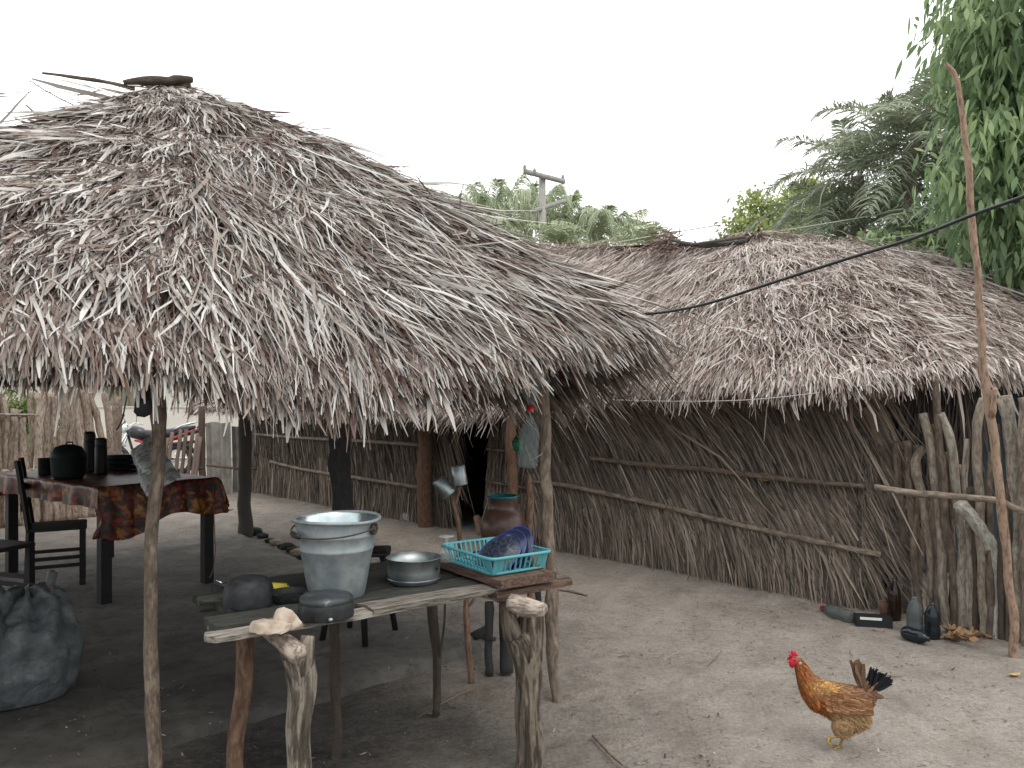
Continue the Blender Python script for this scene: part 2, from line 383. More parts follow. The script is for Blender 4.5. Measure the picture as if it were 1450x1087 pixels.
class Waves:
    """smooth pseudo noise in two variables, vectorised"""
    def __init__(s, n=7, seed=0, f=1.0):
        r = np.random.default_rng(seed); s.a = r.normal(0, 1, (n, 2))*f*np.linspace(.6, 2.6, n)[:, None]; s.p = r.uniform(0, 6.3, n); s.w = 1/np.linspace(1, 2.5, n)
        s.w /= s.w.sum()
    def __call__(s, x, y):
        return sum(w*np.sin(a[0]*x+a[1]*y+p) for a, p, w in zip(s.a, s.p, s.w))*1.6
# ================================================================ camera, sky, sun
cd = bpy.data.cameras.new('camera'); cam = bpy.data.objects.new('camera', cd); col.objects.link(cam); scene.camera = cam
cam.location = (0, 0, CAM_H); cam.rotation_euler = (PI/2, 0, 0)
cd.sensor_width = 36; cd.lens = 36*FOC/1450; cd.shift_y = (HY-543.5)/1450; cd.clip_end = 800; cd.clip_start = .05
scene.view_settings.view_transform = 'Standard'; scene.view_settings.look = 'None'; scene.view_settings.exposure = 0
scene.cycles.use_denoising = True; scene.cycles.max_bounces = 8; scene.cycles.transparent_max_bounces = 12; scene.cycles.sample_clamp_indirect = 4
w = bpy.data.worlds.new('World'); scene.world = w; w.use_nodes = True
N = w.node_tree.nodes; L = w.node_tree.links; bg = N['Background']
sk = N.new('ShaderNodeTexSky'); sk.sky_type = 'NISHITA'; sk.sun_disc = False
sk.sun_elevation = math.radians(58); sk.sun_rotation = math.radians(25); sk.dust_density = 6; sk.air_density = 1.2; sk.ozone_density = 1
# overcast: the clear sky is whitened by a bright even cloud layer
mx = N.new('ShaderNodeMix'); mx.data_type = 'RGBA'; mx.inputs['Factor'].default_value = .86
L.new(sk.outputs[0], mx.inputs['A'])
tc = N.new('ShaderNodeTexCoord'); nz = N.new('ShaderNodeTexNoise'); nz.inputs['Scale'].default_value = 1.6; nz.inputs['Detail'].default_value = 4
L.new(tc.outputs['Generated'], nz.inputs['Vector'])
rp = N.new('ShaderNodeValToRGB'); L.new(nz.outputs['Fac'], rp.inputs['Fac'])
rp.color_ramp.elements[0].position = .3; rp.color_ramp.elements[0].color = (.985, .99, .985, 1)
rp.color_ramp.elements[1].position = .7; rp.color_ramp.elements[1].color = (1.0, 1.0, .995, 1)
vm = N.new('ShaderNodeVectorMath'); vm.operation = 'SCALE'; vm.inputs['Scale'].default_value = 11.5
L.new(rp.outputs[0], vm.inputs[0]); L.new(vm.outputs[0], mx.inputs['B'])
# sky dimmed and cooled behind the camera, added to darken camera-facing sides
sx = N.new('ShaderNodeSeparateXYZ'); L.new(tc.outputs['Generated'], sx.inputs[0])
mr = N.new('ShaderNodeMapRange'); mr.interpolation_type = 'SMOOTHSTEP'; L.new(sx.outputs['Y'], mr.inputs['Value'])
mr.inputs['From Min'].default_value = -.75; mr.inputs['From Max'].default_value = .45; mr.inputs['To Min'].default_value = 0; mr.inputs['To Max'].default_value = 1
gr_ = N.new('ShaderNodeValToRGB'); L.new(mr.outputs[0], gr_.inputs['Fac']); gr_.color_ramp.elements[0].color = (.53, .56, .58, 1); gr_.color_ramp.elements[1].color = (1, 1, 1, 1)
mq = N.new('ShaderNodeMix'); mq.data_type = 'RGBA'; mq.blend_type = 'MULTIPLY'; mq.inputs['Factor'].default_value = 1
L.new(mx.outputs['Result'], mq.inputs['A']); L.new(gr_.outputs[0], mq.inputs['B'])
L.new(mq.outputs['Result'], bg.inputs['Color']); bg.inputs['Strength'].default_value = .205
sd = bpy.data.lights.new('sun', 'SUN'); so = bpy.data.objects.new('sun', sd); col.objects.link(so)
sd.energy = 1.1; sd.angle = math.radians(25); sd.color = (1, .91, .80)
az = math.radians(150)   # high veiled sun behind the camera's right shoulder
el = math.radians(58)
d = Vector((math.sin(az)*math.cos(el), math.cos(az)*math.cos(el), math.sin(el)))
so.rotation_euler = d.to_track_quat('Z', 'Y').to_euler(); sk.sun_rotation = az; so.location = (3, -3, 12)

# ================================================================ ground: one sheet to the horizon
def axis(lo, hi, step, far):
    a = np.arange(lo, hi+1e-6, step); g_ = []; x = hi; s_ = step
    while x < far: s_ *= 1.35; x += s_; g_.append(x)
    h_ = []; x = lo; s_ = step
    while x > -far: s_ *= 1.35; x -= s_; h_.append(x)
    return np.concatenate([np.array(h_[::-1]), a, np.array(g_)])
xs = axis(-5, 4.6, .028, 400); ys = axis(2.2, 9.5, .028, 400)
X, Y = np.meshgrid(xs, ys, indexing='ij')
w1 = Waves(9, 1, 1.2); w2 = Waves(9, 2, 7.0); w3 = Waves(12, 3, 28.0)
near = np.exp(-((X/14)**2+((Y-6)/14)**2))
Z = (.016*w1(X, Y)+.008*w2(X, Y)+.0035*w3(X, Y))*near
# sand banked up against the frond wall of the house
Wd = np.array([.682, -.731]); Wn = np.array([.731, .682])
dist = -((X+4.3)*Wn[0]+(Y-12.7)*Wn[1]); Z += .05*np.exp(-np.clip(dist, 0, 9)/.35)*near*(dist > -1)
V = np.stack([X, Y, Z], -1).reshape(-1, 3); nx, ny = X.shape
i = np.arange(nx-1)[:, None]*ny+np.arange(ny-1)[None, :]
Fq = np.stack([i, i+ny, i+ny+1, i+1], -1).reshape(-1, 4)
# footprints and hoof scrapes trodden into the sand
FP = []
rf_ = np.random.default_rng(77)
for tr in range(15):
    px_, py_, a_ = rf_.uniform(-1.2, 4), rf_.uniform(2.6, 7), rf_.uniform(0, 6.28)
    for st_ in range(rf_.integers(5, 12)):
        a_ += rf_.normal(0, .12); px_ += .55*math.cos(a_); py_ += .55*math.sin(a_); sd_ = .09*(1 if st_ % 2 else -1)
        FP.append((px_-sd_*math.sin(a_), py_+sd_*math.cos(a_), a_+rf_.normal(0, .15), rf_.uniform(.10, .13), rf_.uniform(.04, .05), rf_.uniform(.007, .014)))
def prints(x, y):
    z = np.zeros_like(x)
    for (fx, fy, a_, l_, w_, dp) in FP:
        k = (np.abs(x-fx) < .3) & (np.abs(y-fy) < .3)
        if not k.any(): continue
        dx_, dy_ = x[k]-fx, y[k]-fy; u_ = (dx_*math.cos(a_)+dy_*math.sin(a_))/l_; v_ = (-dx_*math.sin(a_)+dy_*math.cos(a_))/w_
        r2 = u_*u_+v_*v_; z[k] += -dp*np.exp(-r2**2)+dp*.5*np.exp(-((np.sqrt(r2)-1.45)/.3)**2)
    return z
Z += prints(X, Y)
V = np.stack([X, Y, Z], -1).reshape(-1, 3)
def ground_z(x, y):
    x = np.asarray(x, float); y = np.asarray(y, float)
    nr = np.exp(-((x/14)**2+((y-6)/14)**2))
    z = (.016*w1(x, y)+.008*w2(x, y)+.0035*w3(x, y))*nr
    dd = -((x+4.3)*Wn[0]+(y-12.7)*Wn[1])
    return z+.05*np.exp(-np.clip(dd, 0, 9)/.35)*nr*(dd > -1)
def sand():
    m = bpy.data.materials.new('trodden sand'); m.use_nodes = True
    N = m.node_tree.nodes; L = m.node_tree.links; b = N['Principled BSDF']; b.inputs['Roughness'].default_value = .98; b.inputs['Specular IOR Level'].default_value = .15
    tc = N.new('ShaderNodeTexCoord')
    def nzn(s, d=6, r=.6, dist=0.):
        n = N.new('ShaderNodeTexNoise'); n.inputs['Scale'].default_value = s; n.inputs['Detail'].default_value = d; n.inputs['Roughness'].default_value = r
        n.inputs['Distortion'].default_value = dist
        L.new(tc.outputs['Object'], n.inputs['Vector']); return n.outputs['Fac']
    def ramp(f, st):
        r = N.new('ShaderNodeValToRGB'); L.new(f, r.inputs['Fac']); r.color_ramp.elements[0].position = st[0][0]; r.color_ramp.elements[0].color = (*st[0][1], 1)
        r.color_ramp.elements[1].position = st[1][0]; r.color_ramp.elements[1].color = (*st[1][1], 1)
        for p, c in st[2:]: e = r.color_ramp.elements.new(p); e.color = (*c, 1)
        return r.outputs['Color']
    def mix(f, a, b_, mode='MIX'):
        k = N.new('ShaderNodeMix'); k.data_type = 'RGBA'; k.blend_type = mode
        if hasattr(f, 'links'): L.new(f, k.inputs['Factor'])
        else: k.inputs['Factor'].default_value = f
        for s_, v in (('A', a), ('B', b_)):
            if hasattr(v, 'links'): L.new(v, k.inputs[s_])
            else: k.inputs[s_].default_value = (*v, 1)
        return k.outputs['Result']
    base = ramp(nzn(2.2, 8, .65), [(.3, (.285, .255, .225)), (.7, (.405, .37, .33))])
    fine = ramp(nzn(55, 6, .75), [(.35, (.62, .6, .58)), (.62, (1, 1, 1))])
    base = mix(.8, base, fine, 'MULTIPLY')
    grit = ramp(nzn(170, 3, .8), [(.30, (.25, .23, .21)), (.42, (1, 1, 1))])
    base = mix(.85, base, grit, 'MULTIPLY')
    pale = ramp(nzn(120, 3, .8), [(.70, (0, 0, 0)), (.78, (1, 1, 1))])
    base = mix(pale, base, (.42, .39, .34))
    # damp ash-dark dirt round the washing bench, with hut shade painted in
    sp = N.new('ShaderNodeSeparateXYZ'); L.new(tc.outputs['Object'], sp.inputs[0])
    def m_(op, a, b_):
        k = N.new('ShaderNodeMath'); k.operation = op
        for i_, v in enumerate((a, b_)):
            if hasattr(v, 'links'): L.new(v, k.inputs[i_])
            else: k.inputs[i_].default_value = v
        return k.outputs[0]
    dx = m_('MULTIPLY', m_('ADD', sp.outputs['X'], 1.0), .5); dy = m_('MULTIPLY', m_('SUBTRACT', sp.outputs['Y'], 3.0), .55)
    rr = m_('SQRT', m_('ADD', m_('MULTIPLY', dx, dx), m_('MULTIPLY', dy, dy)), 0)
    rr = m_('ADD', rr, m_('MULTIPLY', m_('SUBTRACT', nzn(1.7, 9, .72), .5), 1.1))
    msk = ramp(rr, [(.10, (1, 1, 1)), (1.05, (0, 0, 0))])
    shade_dirt = ramp(nzn(30, 7, .75), [(.35, (.02, .019, .018)), (.55, (.055, .052, .048)), (.78, (.16, .15, .135))])
    base = mix(m_('MULTIPLY', msk, .9), base, shade_dirt)
    # dark crumbs of litter
    crumbs = ramp(m_('ADD', m_('MULTIPLY', nzn(38, 2, .5, 1.), .6), m_('MULTIPLY', nzn(3, 4), .4)), [(.34, (1, 1, 1)), (.42, (0, 0, 0))])
    base = mix(m_('MULTIPLY', crumbs, .6), base, (.075, .062, .05))
    mott = ramp(nzn(4.5, 9, .75, .6), [(.38, (.72, .70, .68)), (.56, (1, 1, 1))]); base = mix(.75, base, mott, 'MULTIPLY')
    L.new(base, b.inputs['Base Color'])
    bp = N.new('ShaderNodeBump'); bp.inputs['Strength'].default_value = .9; bp.inputs['Distance'].default_value = .045
    h = m_('ADD', m_('MULTIPLY', nzn(7, 5, .6), .9), m_('MULTIPLY', nzn(50, 4, .7), .3)); L.new(h, bp.inputs['Height']); L.new(bp.outputs[0], b.inputs['Normal'])
    return m
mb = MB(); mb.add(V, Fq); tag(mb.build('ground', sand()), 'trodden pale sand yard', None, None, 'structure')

# ---- packed earth floor under the pavilion
fl = [(-.1, 4.54), (-2.94, 8.5), (-6.1, 5.35), (-3.35, 1.35)]
def floor_sheet():
    n = 90; mb = MB(); a, b_, c, d_ = [np.array(p) for p in (fl[3], fl[0], fl[1], fl[2])]
    u = np.linspace(0, 1, n)[:, None, None]; v = np.linspace(0, 1, n)[None, :, None]
    P = (a*(1-u)+b_*u)*(1-v)+(d_*(1-u)+c*u)*v
    U_ = np.broadcast_to(u[..., 0], (n, n)); V_ = np.broadcast_to(v[..., 0], (n, n))
    wv = Waves(10, 9, 5.0)
    e = np.minimum(np.minimum(U_, 1-U_)*5, np.minimum(V_, 1-V_)*5)
    x = P[..., 0]+.03*wv(P[..., 1], P[..., 0])*(e < .1); y = P[..., 1]+.03*wv(P[..., 0]+9, P[..., 1])*(e < .1)
    z = ground_z(x, y)*.3+.048*np.clip(e*12, 0, 1)-.012*(e < .02)+.004*wv(x*2, y*2)
    z = np.where(e <= 0, -.04, z)
    i = np.arange(n-1)[:, None]*n+np.arange(n-1)[None, :]
    mb.add(np.stack([x, y, z], -1).reshape(-1, 3), np.stack([i, i+n, i+n+1, i+1], -1).reshape(-1, 4))
    m = mat('packed earth floor', [(.25, (.12, .112, .10)), (.5, (.20, .187, .17)), (.72, (.29, .272, .245))], scale=2.4, detail=9, bump=.5, bumpdist=.01, rough=.9, crack=(14, .35, (.05, .045, .04)))
    # shade painted into the floor colour: darker towards the front edge, lighter towards the back
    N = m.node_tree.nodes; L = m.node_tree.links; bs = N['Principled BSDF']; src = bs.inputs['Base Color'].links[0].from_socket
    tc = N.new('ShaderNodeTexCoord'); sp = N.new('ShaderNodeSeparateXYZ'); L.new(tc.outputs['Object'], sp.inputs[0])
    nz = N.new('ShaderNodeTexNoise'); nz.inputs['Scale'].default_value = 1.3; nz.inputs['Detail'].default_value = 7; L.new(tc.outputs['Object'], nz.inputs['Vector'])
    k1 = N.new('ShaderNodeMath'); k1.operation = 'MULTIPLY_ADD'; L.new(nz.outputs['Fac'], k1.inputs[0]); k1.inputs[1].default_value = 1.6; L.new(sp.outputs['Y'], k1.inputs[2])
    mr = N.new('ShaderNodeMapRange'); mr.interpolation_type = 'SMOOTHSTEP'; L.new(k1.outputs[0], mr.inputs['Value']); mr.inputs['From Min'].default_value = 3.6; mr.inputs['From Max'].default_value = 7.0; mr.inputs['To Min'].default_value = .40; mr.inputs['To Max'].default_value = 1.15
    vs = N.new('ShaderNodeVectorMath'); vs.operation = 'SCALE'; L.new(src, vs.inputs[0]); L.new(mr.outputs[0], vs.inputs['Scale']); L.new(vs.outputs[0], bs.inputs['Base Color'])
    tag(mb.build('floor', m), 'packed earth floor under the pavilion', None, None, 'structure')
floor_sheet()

# ---- countless crumbs of litter over the sand
n = 15000
x = rng.uniform(-4.5, 4.5, n); y = 2.4+7.1*rng.uniform(0, 1, n)**1.5
wl = Waves(9, 44, 2.5); kk = rng.uniform(0, 1, n) < .25+.75*(wl(x, y) > .35); x, y = x[kk], y[kk]; n = len(x)
k = ((x+4.3)*Wn[0]+(y-12.7)*Wn[1]) < -.05
x, y = x[k], y[k]; n = len(x)
inflo = np.ones(n, bool)
for a, b_ in zip(fl, fl[1:]+fl[:1]):
    inflo &= ((b_[0]-a[0])*(y-a[1])-(b_[1]-a[1])*(x-a[0])) > 0
z = ground_z(x, y)*np.where(inflo, .3, 1)+np.where(inflo, .05, 0)+.004
th = rng.uniform(0, 6.3, n); Dv = np.stack([np.cos(th), np.sin(th), rng.normal(0, .1, n)], 1)
mb = MB(); mb.add(*blades(np.stack([x, y, z], 1), Dv, np.tile([0, 0, 1.], (n, 1)), rng.lognormal(-4.3, .6, n), rng.uniform(.003, .008, n), rng.uniform(0, .75, n)**1.5, curl=rng.uniform(0, .4, n), twist=.3))
tag(mb.build('leaf_litter', M['thatch']), 'dark crumbs and bits of dry leaf scattered over the sand', 'litter', None, 'stuff')
# ================================================================ thatch
class Loft:
    """sloping roof face between a top curve and an eave curve; vectorised point, slope direction and normal"""
    def __init__(s, top, eave, K=5, thick=.05, bulge=.1, lump=.05, seed=0):
        s.top = np.array(top, float); s.eave = np.array(eave, float); n = len(top)
        d = np.linalg.norm(np.diff(s.eave, axis=0), axis=1)+.35*np.linalg.norm(np.diff(s.top, axis=0), axis=1)
        s.u = np.concatenate([[0], np.cumsum(d)])/d.sum(); s.len = d.sum()
        s.K, s.th, s.b, s.l = K, thick, bulge, lump
        s.w = Waves(8, seed, 1.5); s.w2 = Waves(8, seed+5, 9)
    def P(s, u, t):
        T = np.stack([np.interp(u, s.u, s.top[:, i]) for i in range(3)], -1)
        E = np.stack([np.interp(u, s.u, s.eave[:, i]) for i in range(3)], -1)
        p = T+(E-T)*t[..., None]
        p[..., 2] += (s.b if np.isscalar(s.b) else np.interp(u, [0, .3, .6, 1], s.b))*np.sin(PI*np.clip(t, 0, 1))+s.l*s.w(u*s.len, t*3)*np.clip(t*4, 0, 1)
        fr = s.frac(u, t)
        p[..., 2] += s.th*(fr-.3)*np.clip(t*6, 0, 1)
        return p
    def frac(s, u, t): return np.mod(t*s.K+.16*s.w2(u*s.len*.5, t*1.5), 1.0)**1.5
    def frame(s, u, t):
        e = 1e-3
        def Q(u, t):
            T = np.stack([np.interp(u, s.u, s.top[:, i]) for i in range(3)], -1)
            E = np.stack([np.interp(u, s.u, s.eave[:, i]) for i in range(3)], -1)
            return T+(E-T)*t[..., None]
        p = s.P(u, t); t = np.maximum(t, .05)
        D = norm(Q(u, t+e)-Q(u, t)); ua = np.clip(u, 2e-3, 1-2e-3)
        U = norm(Q(ua+.02, t)-Q(ua-.02, t))
        N_ = norm(np.cross(U, D)); N_ *= np.sign(N_[:, 2:3]+1e-9)
        return p, D, N_
    def base(s, mb, nu, nt, under=.10):
        u = np.linspace(0, 1, nu)[:, None]*np.ones((1, nt)); t = np.ones((nu, 1))*np.linspace(0, 1, nt)[None]
        p = s.P(u, t); q = p.copy(); p[..., 2] -= .015; q[..., 2] -= under
        i = np.arange(nu-1)[:, None]*nt+np.arange(nt-1)[None]
        F = np.stack([i, i+nt, i+nt+1, i+1], -1).reshape(-1, 4)
        mb.add(p.reshape(-1, 3), F, .1); mb.add(q.reshape(-1, 3), F[:, ::-1].copy(), .05)
        e = np.concatenate([p[:, -1], q[:, -1]]); k = np.arange(nu-1)
        mb.add(e, np.stack([k, k+1, k+1+nu, k+nu], -1), .1)
    def cover(s, mb, n, L=(.3, .4), W=(.016, .5), jit=.22, over=.07, lift=.06, urange=(0, 1), trange=(0, 1), bright=0., fine=0., seed=0, droop=.12, warp=0.):
        m = n*3
        u = rng.uniform(*urange, m); t = rng.uniform(*trange, m)
        e = 2e-3
        wu = np.linalg.norm(s.P(np.clip(u+e, 0, 1), t)-s.P(np.clip(u-e, 0, 1), t), axis=1)
        lt = np.linalg.norm(s.P(u, np.minimum(t+e, 1))-s.P(u, np.maximum(t-e, 0)), axis=1)
        a = wu*lt; k = rng.uniform(0, 1, m) < a/np.quantile(a, .98)
        u, t = u[k][:n], t[k][:n]; n = len(u)
        fr = s.frac(u, t)
        cl = s.w2(u*s.len*1.7, t*9)          # clumps: bundles lean together and share a tone
        p, D, N_ = s.frame(u, t); U = np.cross(D, N_)
        ang = rng.normal(0, jit, n)+.30*s.w(u*s.len*1.6+3, t*4)+.16*cl+warp
        wild = rng.uniform(0, 1, n) < .05; ang[wild] += rng.normal(0, .7, wild.sum())*np.clip(t[wild]*4-.4, 0, 1)
        Ln = rng.lognormal(math.log(L[0]), L[1], n); Wn_ = rng.lognormal(math.log(W[0]), W[1], n)
        tilt = rng.normal(lift, .09, n)+.05*fr
        D2 = D*np.cos(ang)[:, None]+U*np.sin(ang)[:, None]; D2 = norm(D2+N_*tilt[:, None])
        p = p+N_*(rng.uniform(-.02, .035, n))[:, None]
        # do not let blades run far past the eave
        slope = np.linalg.norm(s.P(u, np.ones(n))-p, axis=1)
        Ln = np.minimum(Ln, slope+over*np.minimum(rng.lognormal(0, .45, n), 2.2)); Ln = np.maximum(Ln, .05)
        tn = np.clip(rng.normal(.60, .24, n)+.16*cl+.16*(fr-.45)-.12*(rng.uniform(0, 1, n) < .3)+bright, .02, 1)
        tn[Ln < .09] *= .75
        q = rng.integers(0, 3, 1)
        end = slope < .3
        mb.add(*blades(p, D2, N_, Ln, Wn_, tn, droop=np.where(end, rng.uniform(.1, .5, n), rng.uniform(0, droop, n)), curl=rng.normal(-.01, .05, n), twist=.55, prof=(.65, 1, .95, .8, .3)))
    def fringe(s, mb, n, L=.2, W=.016, drop=.8, urange=(0, 1), tone=.5):
        u = rng.uniform(*urange, n); t = rng.uniform(.93, 1.0, n); p, D, N_ = s.frame(u, t); U = np.cross(D, N_)
        ang = rng.normal(0, .22, n)+.35*s.w2(u*s.len*2, t*3)
        D2 = D*np.cos(ang)[:, None]+U*np.sin(ang)[:, None]; D2[:, 2] -= rng.uniform(0, drop, n)
        p[:, 2] -= rng.uniform(0, .08, n)
        tn = np.clip(rng.normal(tone, .2, n), .02, 1)
        Ln = rng.lognormal(math.log(L), .4, n)*(1+.45*s.w2(u*s.len*1.3+7, t))
        mb.add(*blades(p, D2, N_, np.clip(Ln, .04, L*2.2), rng.lognormal(math.log(W), .4, n), tn, droop=rng.uniform(0, .35, n), curl=rng.normal(0, .08, n), twist=.8, prof=(.7, 1, 1, .8, .25)))

# ---------------------------------------------------------------- pavilion (near hut, open sided)
A1 = (-2.3, 5.3, 3.60); A2 = (-3.05, 6.3, 3.50)
FL, FR, BR, BL = (-3.32, 1.50), (.80, 3.76), (-2.45, 9.35), (-6.5, 7.1)
def fe(t, z): return (FL[0]+(FR[0]-FL[0])*t, FL[1]+(FR[1]-FL[1])*t, z)
pav = thing('thatched_pavilion', 'open sided hut under a huge steep grey palm thatch roof on crooked posts', 'hut', (-1.36, 2.9, 0))
front = Loft([A1]*8+[(-2.29, 5.3, 3.60)]*2, [fe(-.02, 1.64), fe(.25, 1.64), fe(.40, 1.645), fe(.50, 1.635), fe(.58, 1.54), fe(.66, 1.52), fe(.76, 1.64), fe(.88, 1.76), fe(.955, 1.83), (.66, 3.80, 1.85)],
             K=4.6, thick=.045, bulge=[-.12, -.02, .08, .10], lump=.03, seed=3)
right = Loft([A1, A1, A1, (-2.6, 5.7, 3.56), A2], [(.66, 3.80, 1.85), (.64, 4.2, 1.78), (.3, 4.95, 1.58), (-1.3, 7.5, 1.62), BR+(1.76,)], K=3.4, thick=.09, bulge=.02, lump=.03, seed=4)
back = Loft([A2]*4, [BR+(1.76,), (-3.9, 8.55, 1.76), (-5.2, 7.85, 1.76), BL+(1.76,)], K=3.4, thick=.05, bulge=-.02, seed=5)
left = Loft([A2, (-2.6, 5.7, 3.56), A1], [BL+(1.76,), (-5, 4.6, 1.72), fe(-.02, 1.64)], K=3.4, thick=.05, bulge=-.12, seed=6)
mb = MB()
front.base(mb, 180, 70, .05); right.base(mb, 120, 60, .05); back.base(mb, 60, 40); left.base(mb, 60, 40)
under = mb.build('roof_lining', M['thatch_base'], pav)
mb = MB()
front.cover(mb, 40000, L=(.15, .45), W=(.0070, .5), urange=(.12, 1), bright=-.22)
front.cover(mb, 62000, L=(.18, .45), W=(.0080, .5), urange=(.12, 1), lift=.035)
front.cover(mb, 5200, L=(.22, .35), W=(.0135, .35), urange=(.15, 1), trange=(.12, .97), bright=.04, jit=.26, lift=.05)
front.cover(mb, 3500, L=(.5, .35), W=(.008, .4), urange=(.55, 1), trange=(.3, .98), bright=.02, jit=.12)
front.cover(mb, 2500, L=(.3, .4), W=(.016, .5), urange=(0, .14))
front.fringe(mb, 9000, L=.07, W=.011, drop=.6)
front.fringe(mb, 1100, L=.11, W=.015, drop=.5, urange=(.5, .97), tone=.62)
front.fringe(mb, 260, L=.115, W=.015, drop=.3, urange=(.66, .92), tone=.68)
right.cover(mb, 15000, L=(.32, .4), W=(.013, .5)); right.fringe(mb, 2600, L=.14, W=.014, drop=.5, tone=.35)
right.cover(mb, 2500, L=(.55, .3), W=(.008, .4), urange=(0, .35), trange=(.4, 1), over=.2)
back.cover(mb, 3000, L=(.4, .4), W=(.024, .4)); back.fringe(mb, 1600, L=.09, W=.012, tone=.3)
left.cover(mb, 9000, L=(.3, .4), W=(.014, .4)); left.fringe(mb, 1200, L=.09, W=.012)
# loose cap of the peak: a thicker collar of fronds whose right end stands off the slope
cap = Loft([(-2.34, 5.28, 3.62)]*4, [(-3.2, 4.9, 2.86), (-2.5, 4.35, 2.98), (-1.62, 4.62, 3.09), (-1.4, 5.3, 3.16)], K=1.3, thick=.02, bulge=.05, lump=.02, seed=9)
cap.base(mb, 40, 20, .06); cap.cover(mb, 7000, L=(.18, .4), W=(.0085, .5), jit=.28, over=.03, lift=.03, bright=-.02)
cap.fringe(mb, 700, L=.10, W=.010, drop=.2, tone=.45)
# stray fronds that break the outline
n = 150; k = rng.uniform(0, 1, n); hp = np.stack([np.interp(k, [0, 1], [A1[i], FR[i] if i < 2 else 1.75]) for i in range(3)], 1); hp[:, 2] += -.02*np.sin(PI*k)+rng.uniform(-.03, .03, n)
mb.add(*blades(hp, np.stack([rng.normal(.5, .3, n), rng.normal(-.1, .3, n), rng.normal(-.42, .08, n)], 1), np.tile([0, 0, 1.], (n, 1)), rng.uniform(.06, .18, n), rng.uniform(.004, .012, n), rng.uniform(.2, .8, n), twist=.8))
n = 26; k = rng.uniform(0, 1, n)
hp = np.stack([-2.3-.45*k+rng.normal(0, .08, n), 5.25-1.35*k, 3.58-.55*k+rng.uniform(-.03, .05, n)], 1)
mb.add(*blades(hp, np.stack([rng.normal(-.9, .2, n), rng.normal(-.2, .3, n), rng.normal(-.02, .12, n)], 1), np.tile([0, 0, 1.], (n, 1)), rng.uniform(.1, .3, n), rng.uniform(.004, .012, n), rng.uniform(.15, .7, n), twist=.8))
pav_thatch = mb.build('thatch', M['thatch'], pav, smooth=False)
# ridge pieces lying on the peak
mb = MB()
mb.pole([(-2.55, 5.05, 3.56), (-2.4, 5.12, 3.60), (-2.18, 5.22, 3.62)], [.015, .035, .03], T=.2)
mb.pole([(-2.55, 5.3, 3.57), (-2.3, 5.15, 3.61), (-2.12, 5.1, 3.60)], [.02, .028, .02], T=.2)
mb.pole([(-3.05, 5.0, 3.60), (-2.75, 5.05, 3.58), (-2.5, 5.1, 3.54)], [.008, .012, .012], T=.3)
mb.build('ridge_wood', M['pole'], pav)
mb = MB(); mb.pole([(-2.95, 6.1, 3.3), (-2.4, 5.4, 3.38)], .05); 
for a, b_ in ((A1, fe(.02, 1.5)), (A1, fe(.5, 1.45)), (A1, (.36, 3.80, 1.66)), (A2, BR+(1.68,)), (A2, BL+(1.68,)), (A1, (-.5, 6.2, 1.6))):
    mb.pole([Vector(a)-Vector((0, 0, .36)), Vector(b_)-Vector((0, 0, .02))], .03, T=.3)
mb.build('rafter', M['smoked'], pav)
mb = MB()
mb.pole([(-3.1, 1.9, 1.70), (-1.45, 2.98, 1.70), (.18, 3.85, 1.62)], .035, T=.3); mb.pole([(.2, 3.8, 1.58), (-1.25, 6.3, 1.58), (-2.8, 8.85, 1.66)], .035, T=.3)
mb.pole([(-2.8, 8.85, 1.68), (-6.1, 6.95, 1.68)], .035); mb.pole([(-6.1, 6.95, 1.68), (-3.1, 1.95, 1.68)], .035)
mb.build('wall_plate', M['smoked'], pav)
def post(pts, rad, m, parent, T=.5, lump=.22, n=10, label=None):
    b = MB(); b.pole(pts, rad, n=n, sub=7, T=T, lump=lump); o = b.build('post', M[m], parent)
    if label: o['label'] = label
    return o
def pxpost(pts, Y, wpx, m, parent, T=.5, label=None, lump=.22):
    """a post whose knees were read off the photograph at a known distance"""
    P = [at(x, y, Y) for x, y in pts]; P[-1].z = min(P[-1].z, -.05)
    w_ = wpx if isinstance(wpx, (list, tuple)) else [wpx]*len(P)
    return post(P, [q*Y/FOC/2 for q in w_], m, parent, T, lump, label=label)
pxpost([(227, 540), (224, 590), (220, 680), (215, 770), (211, 870), (213, 950), (219, 1040), (226, 1150)], 2.92, [20, 20, 18, 18, 18, 20, 19, 20], 'pole', pav, .40, 'slender grey pole in front at the left')
pxpost([(768, 520), (772, 600), (771, 690), (779, 790), (783, 850), (781, 920), (788, 985), (789, 1000)], 3.76, [17, 17, 16, 17, 18, 17, 12, 11], 'pole', pav, .42, 'weathered pole at the front right corner')
pxpost([(345, 545), (347, 620), (346, 690), (348, 755)], 8.4, [17, 18, 18, 21], 'smoked', pav, .95, lump=.1)
pxpost([(478, 540), (480, 600), (484, 700), (488, 800), (490, 860)], 5.35, [27, 29, 29, 28, 28], 'smoked', pav, .6, lump=.08)
post([(-6.1, 6.9, 1.5), (-6.12, 6.95, .8), (-6.1, 6.9, -.05)], .07, 'smoked', pav); post([fe(.03, 1.5), fe(.03, .8), fe(.03, -.05)], .05, 'pole', pav)

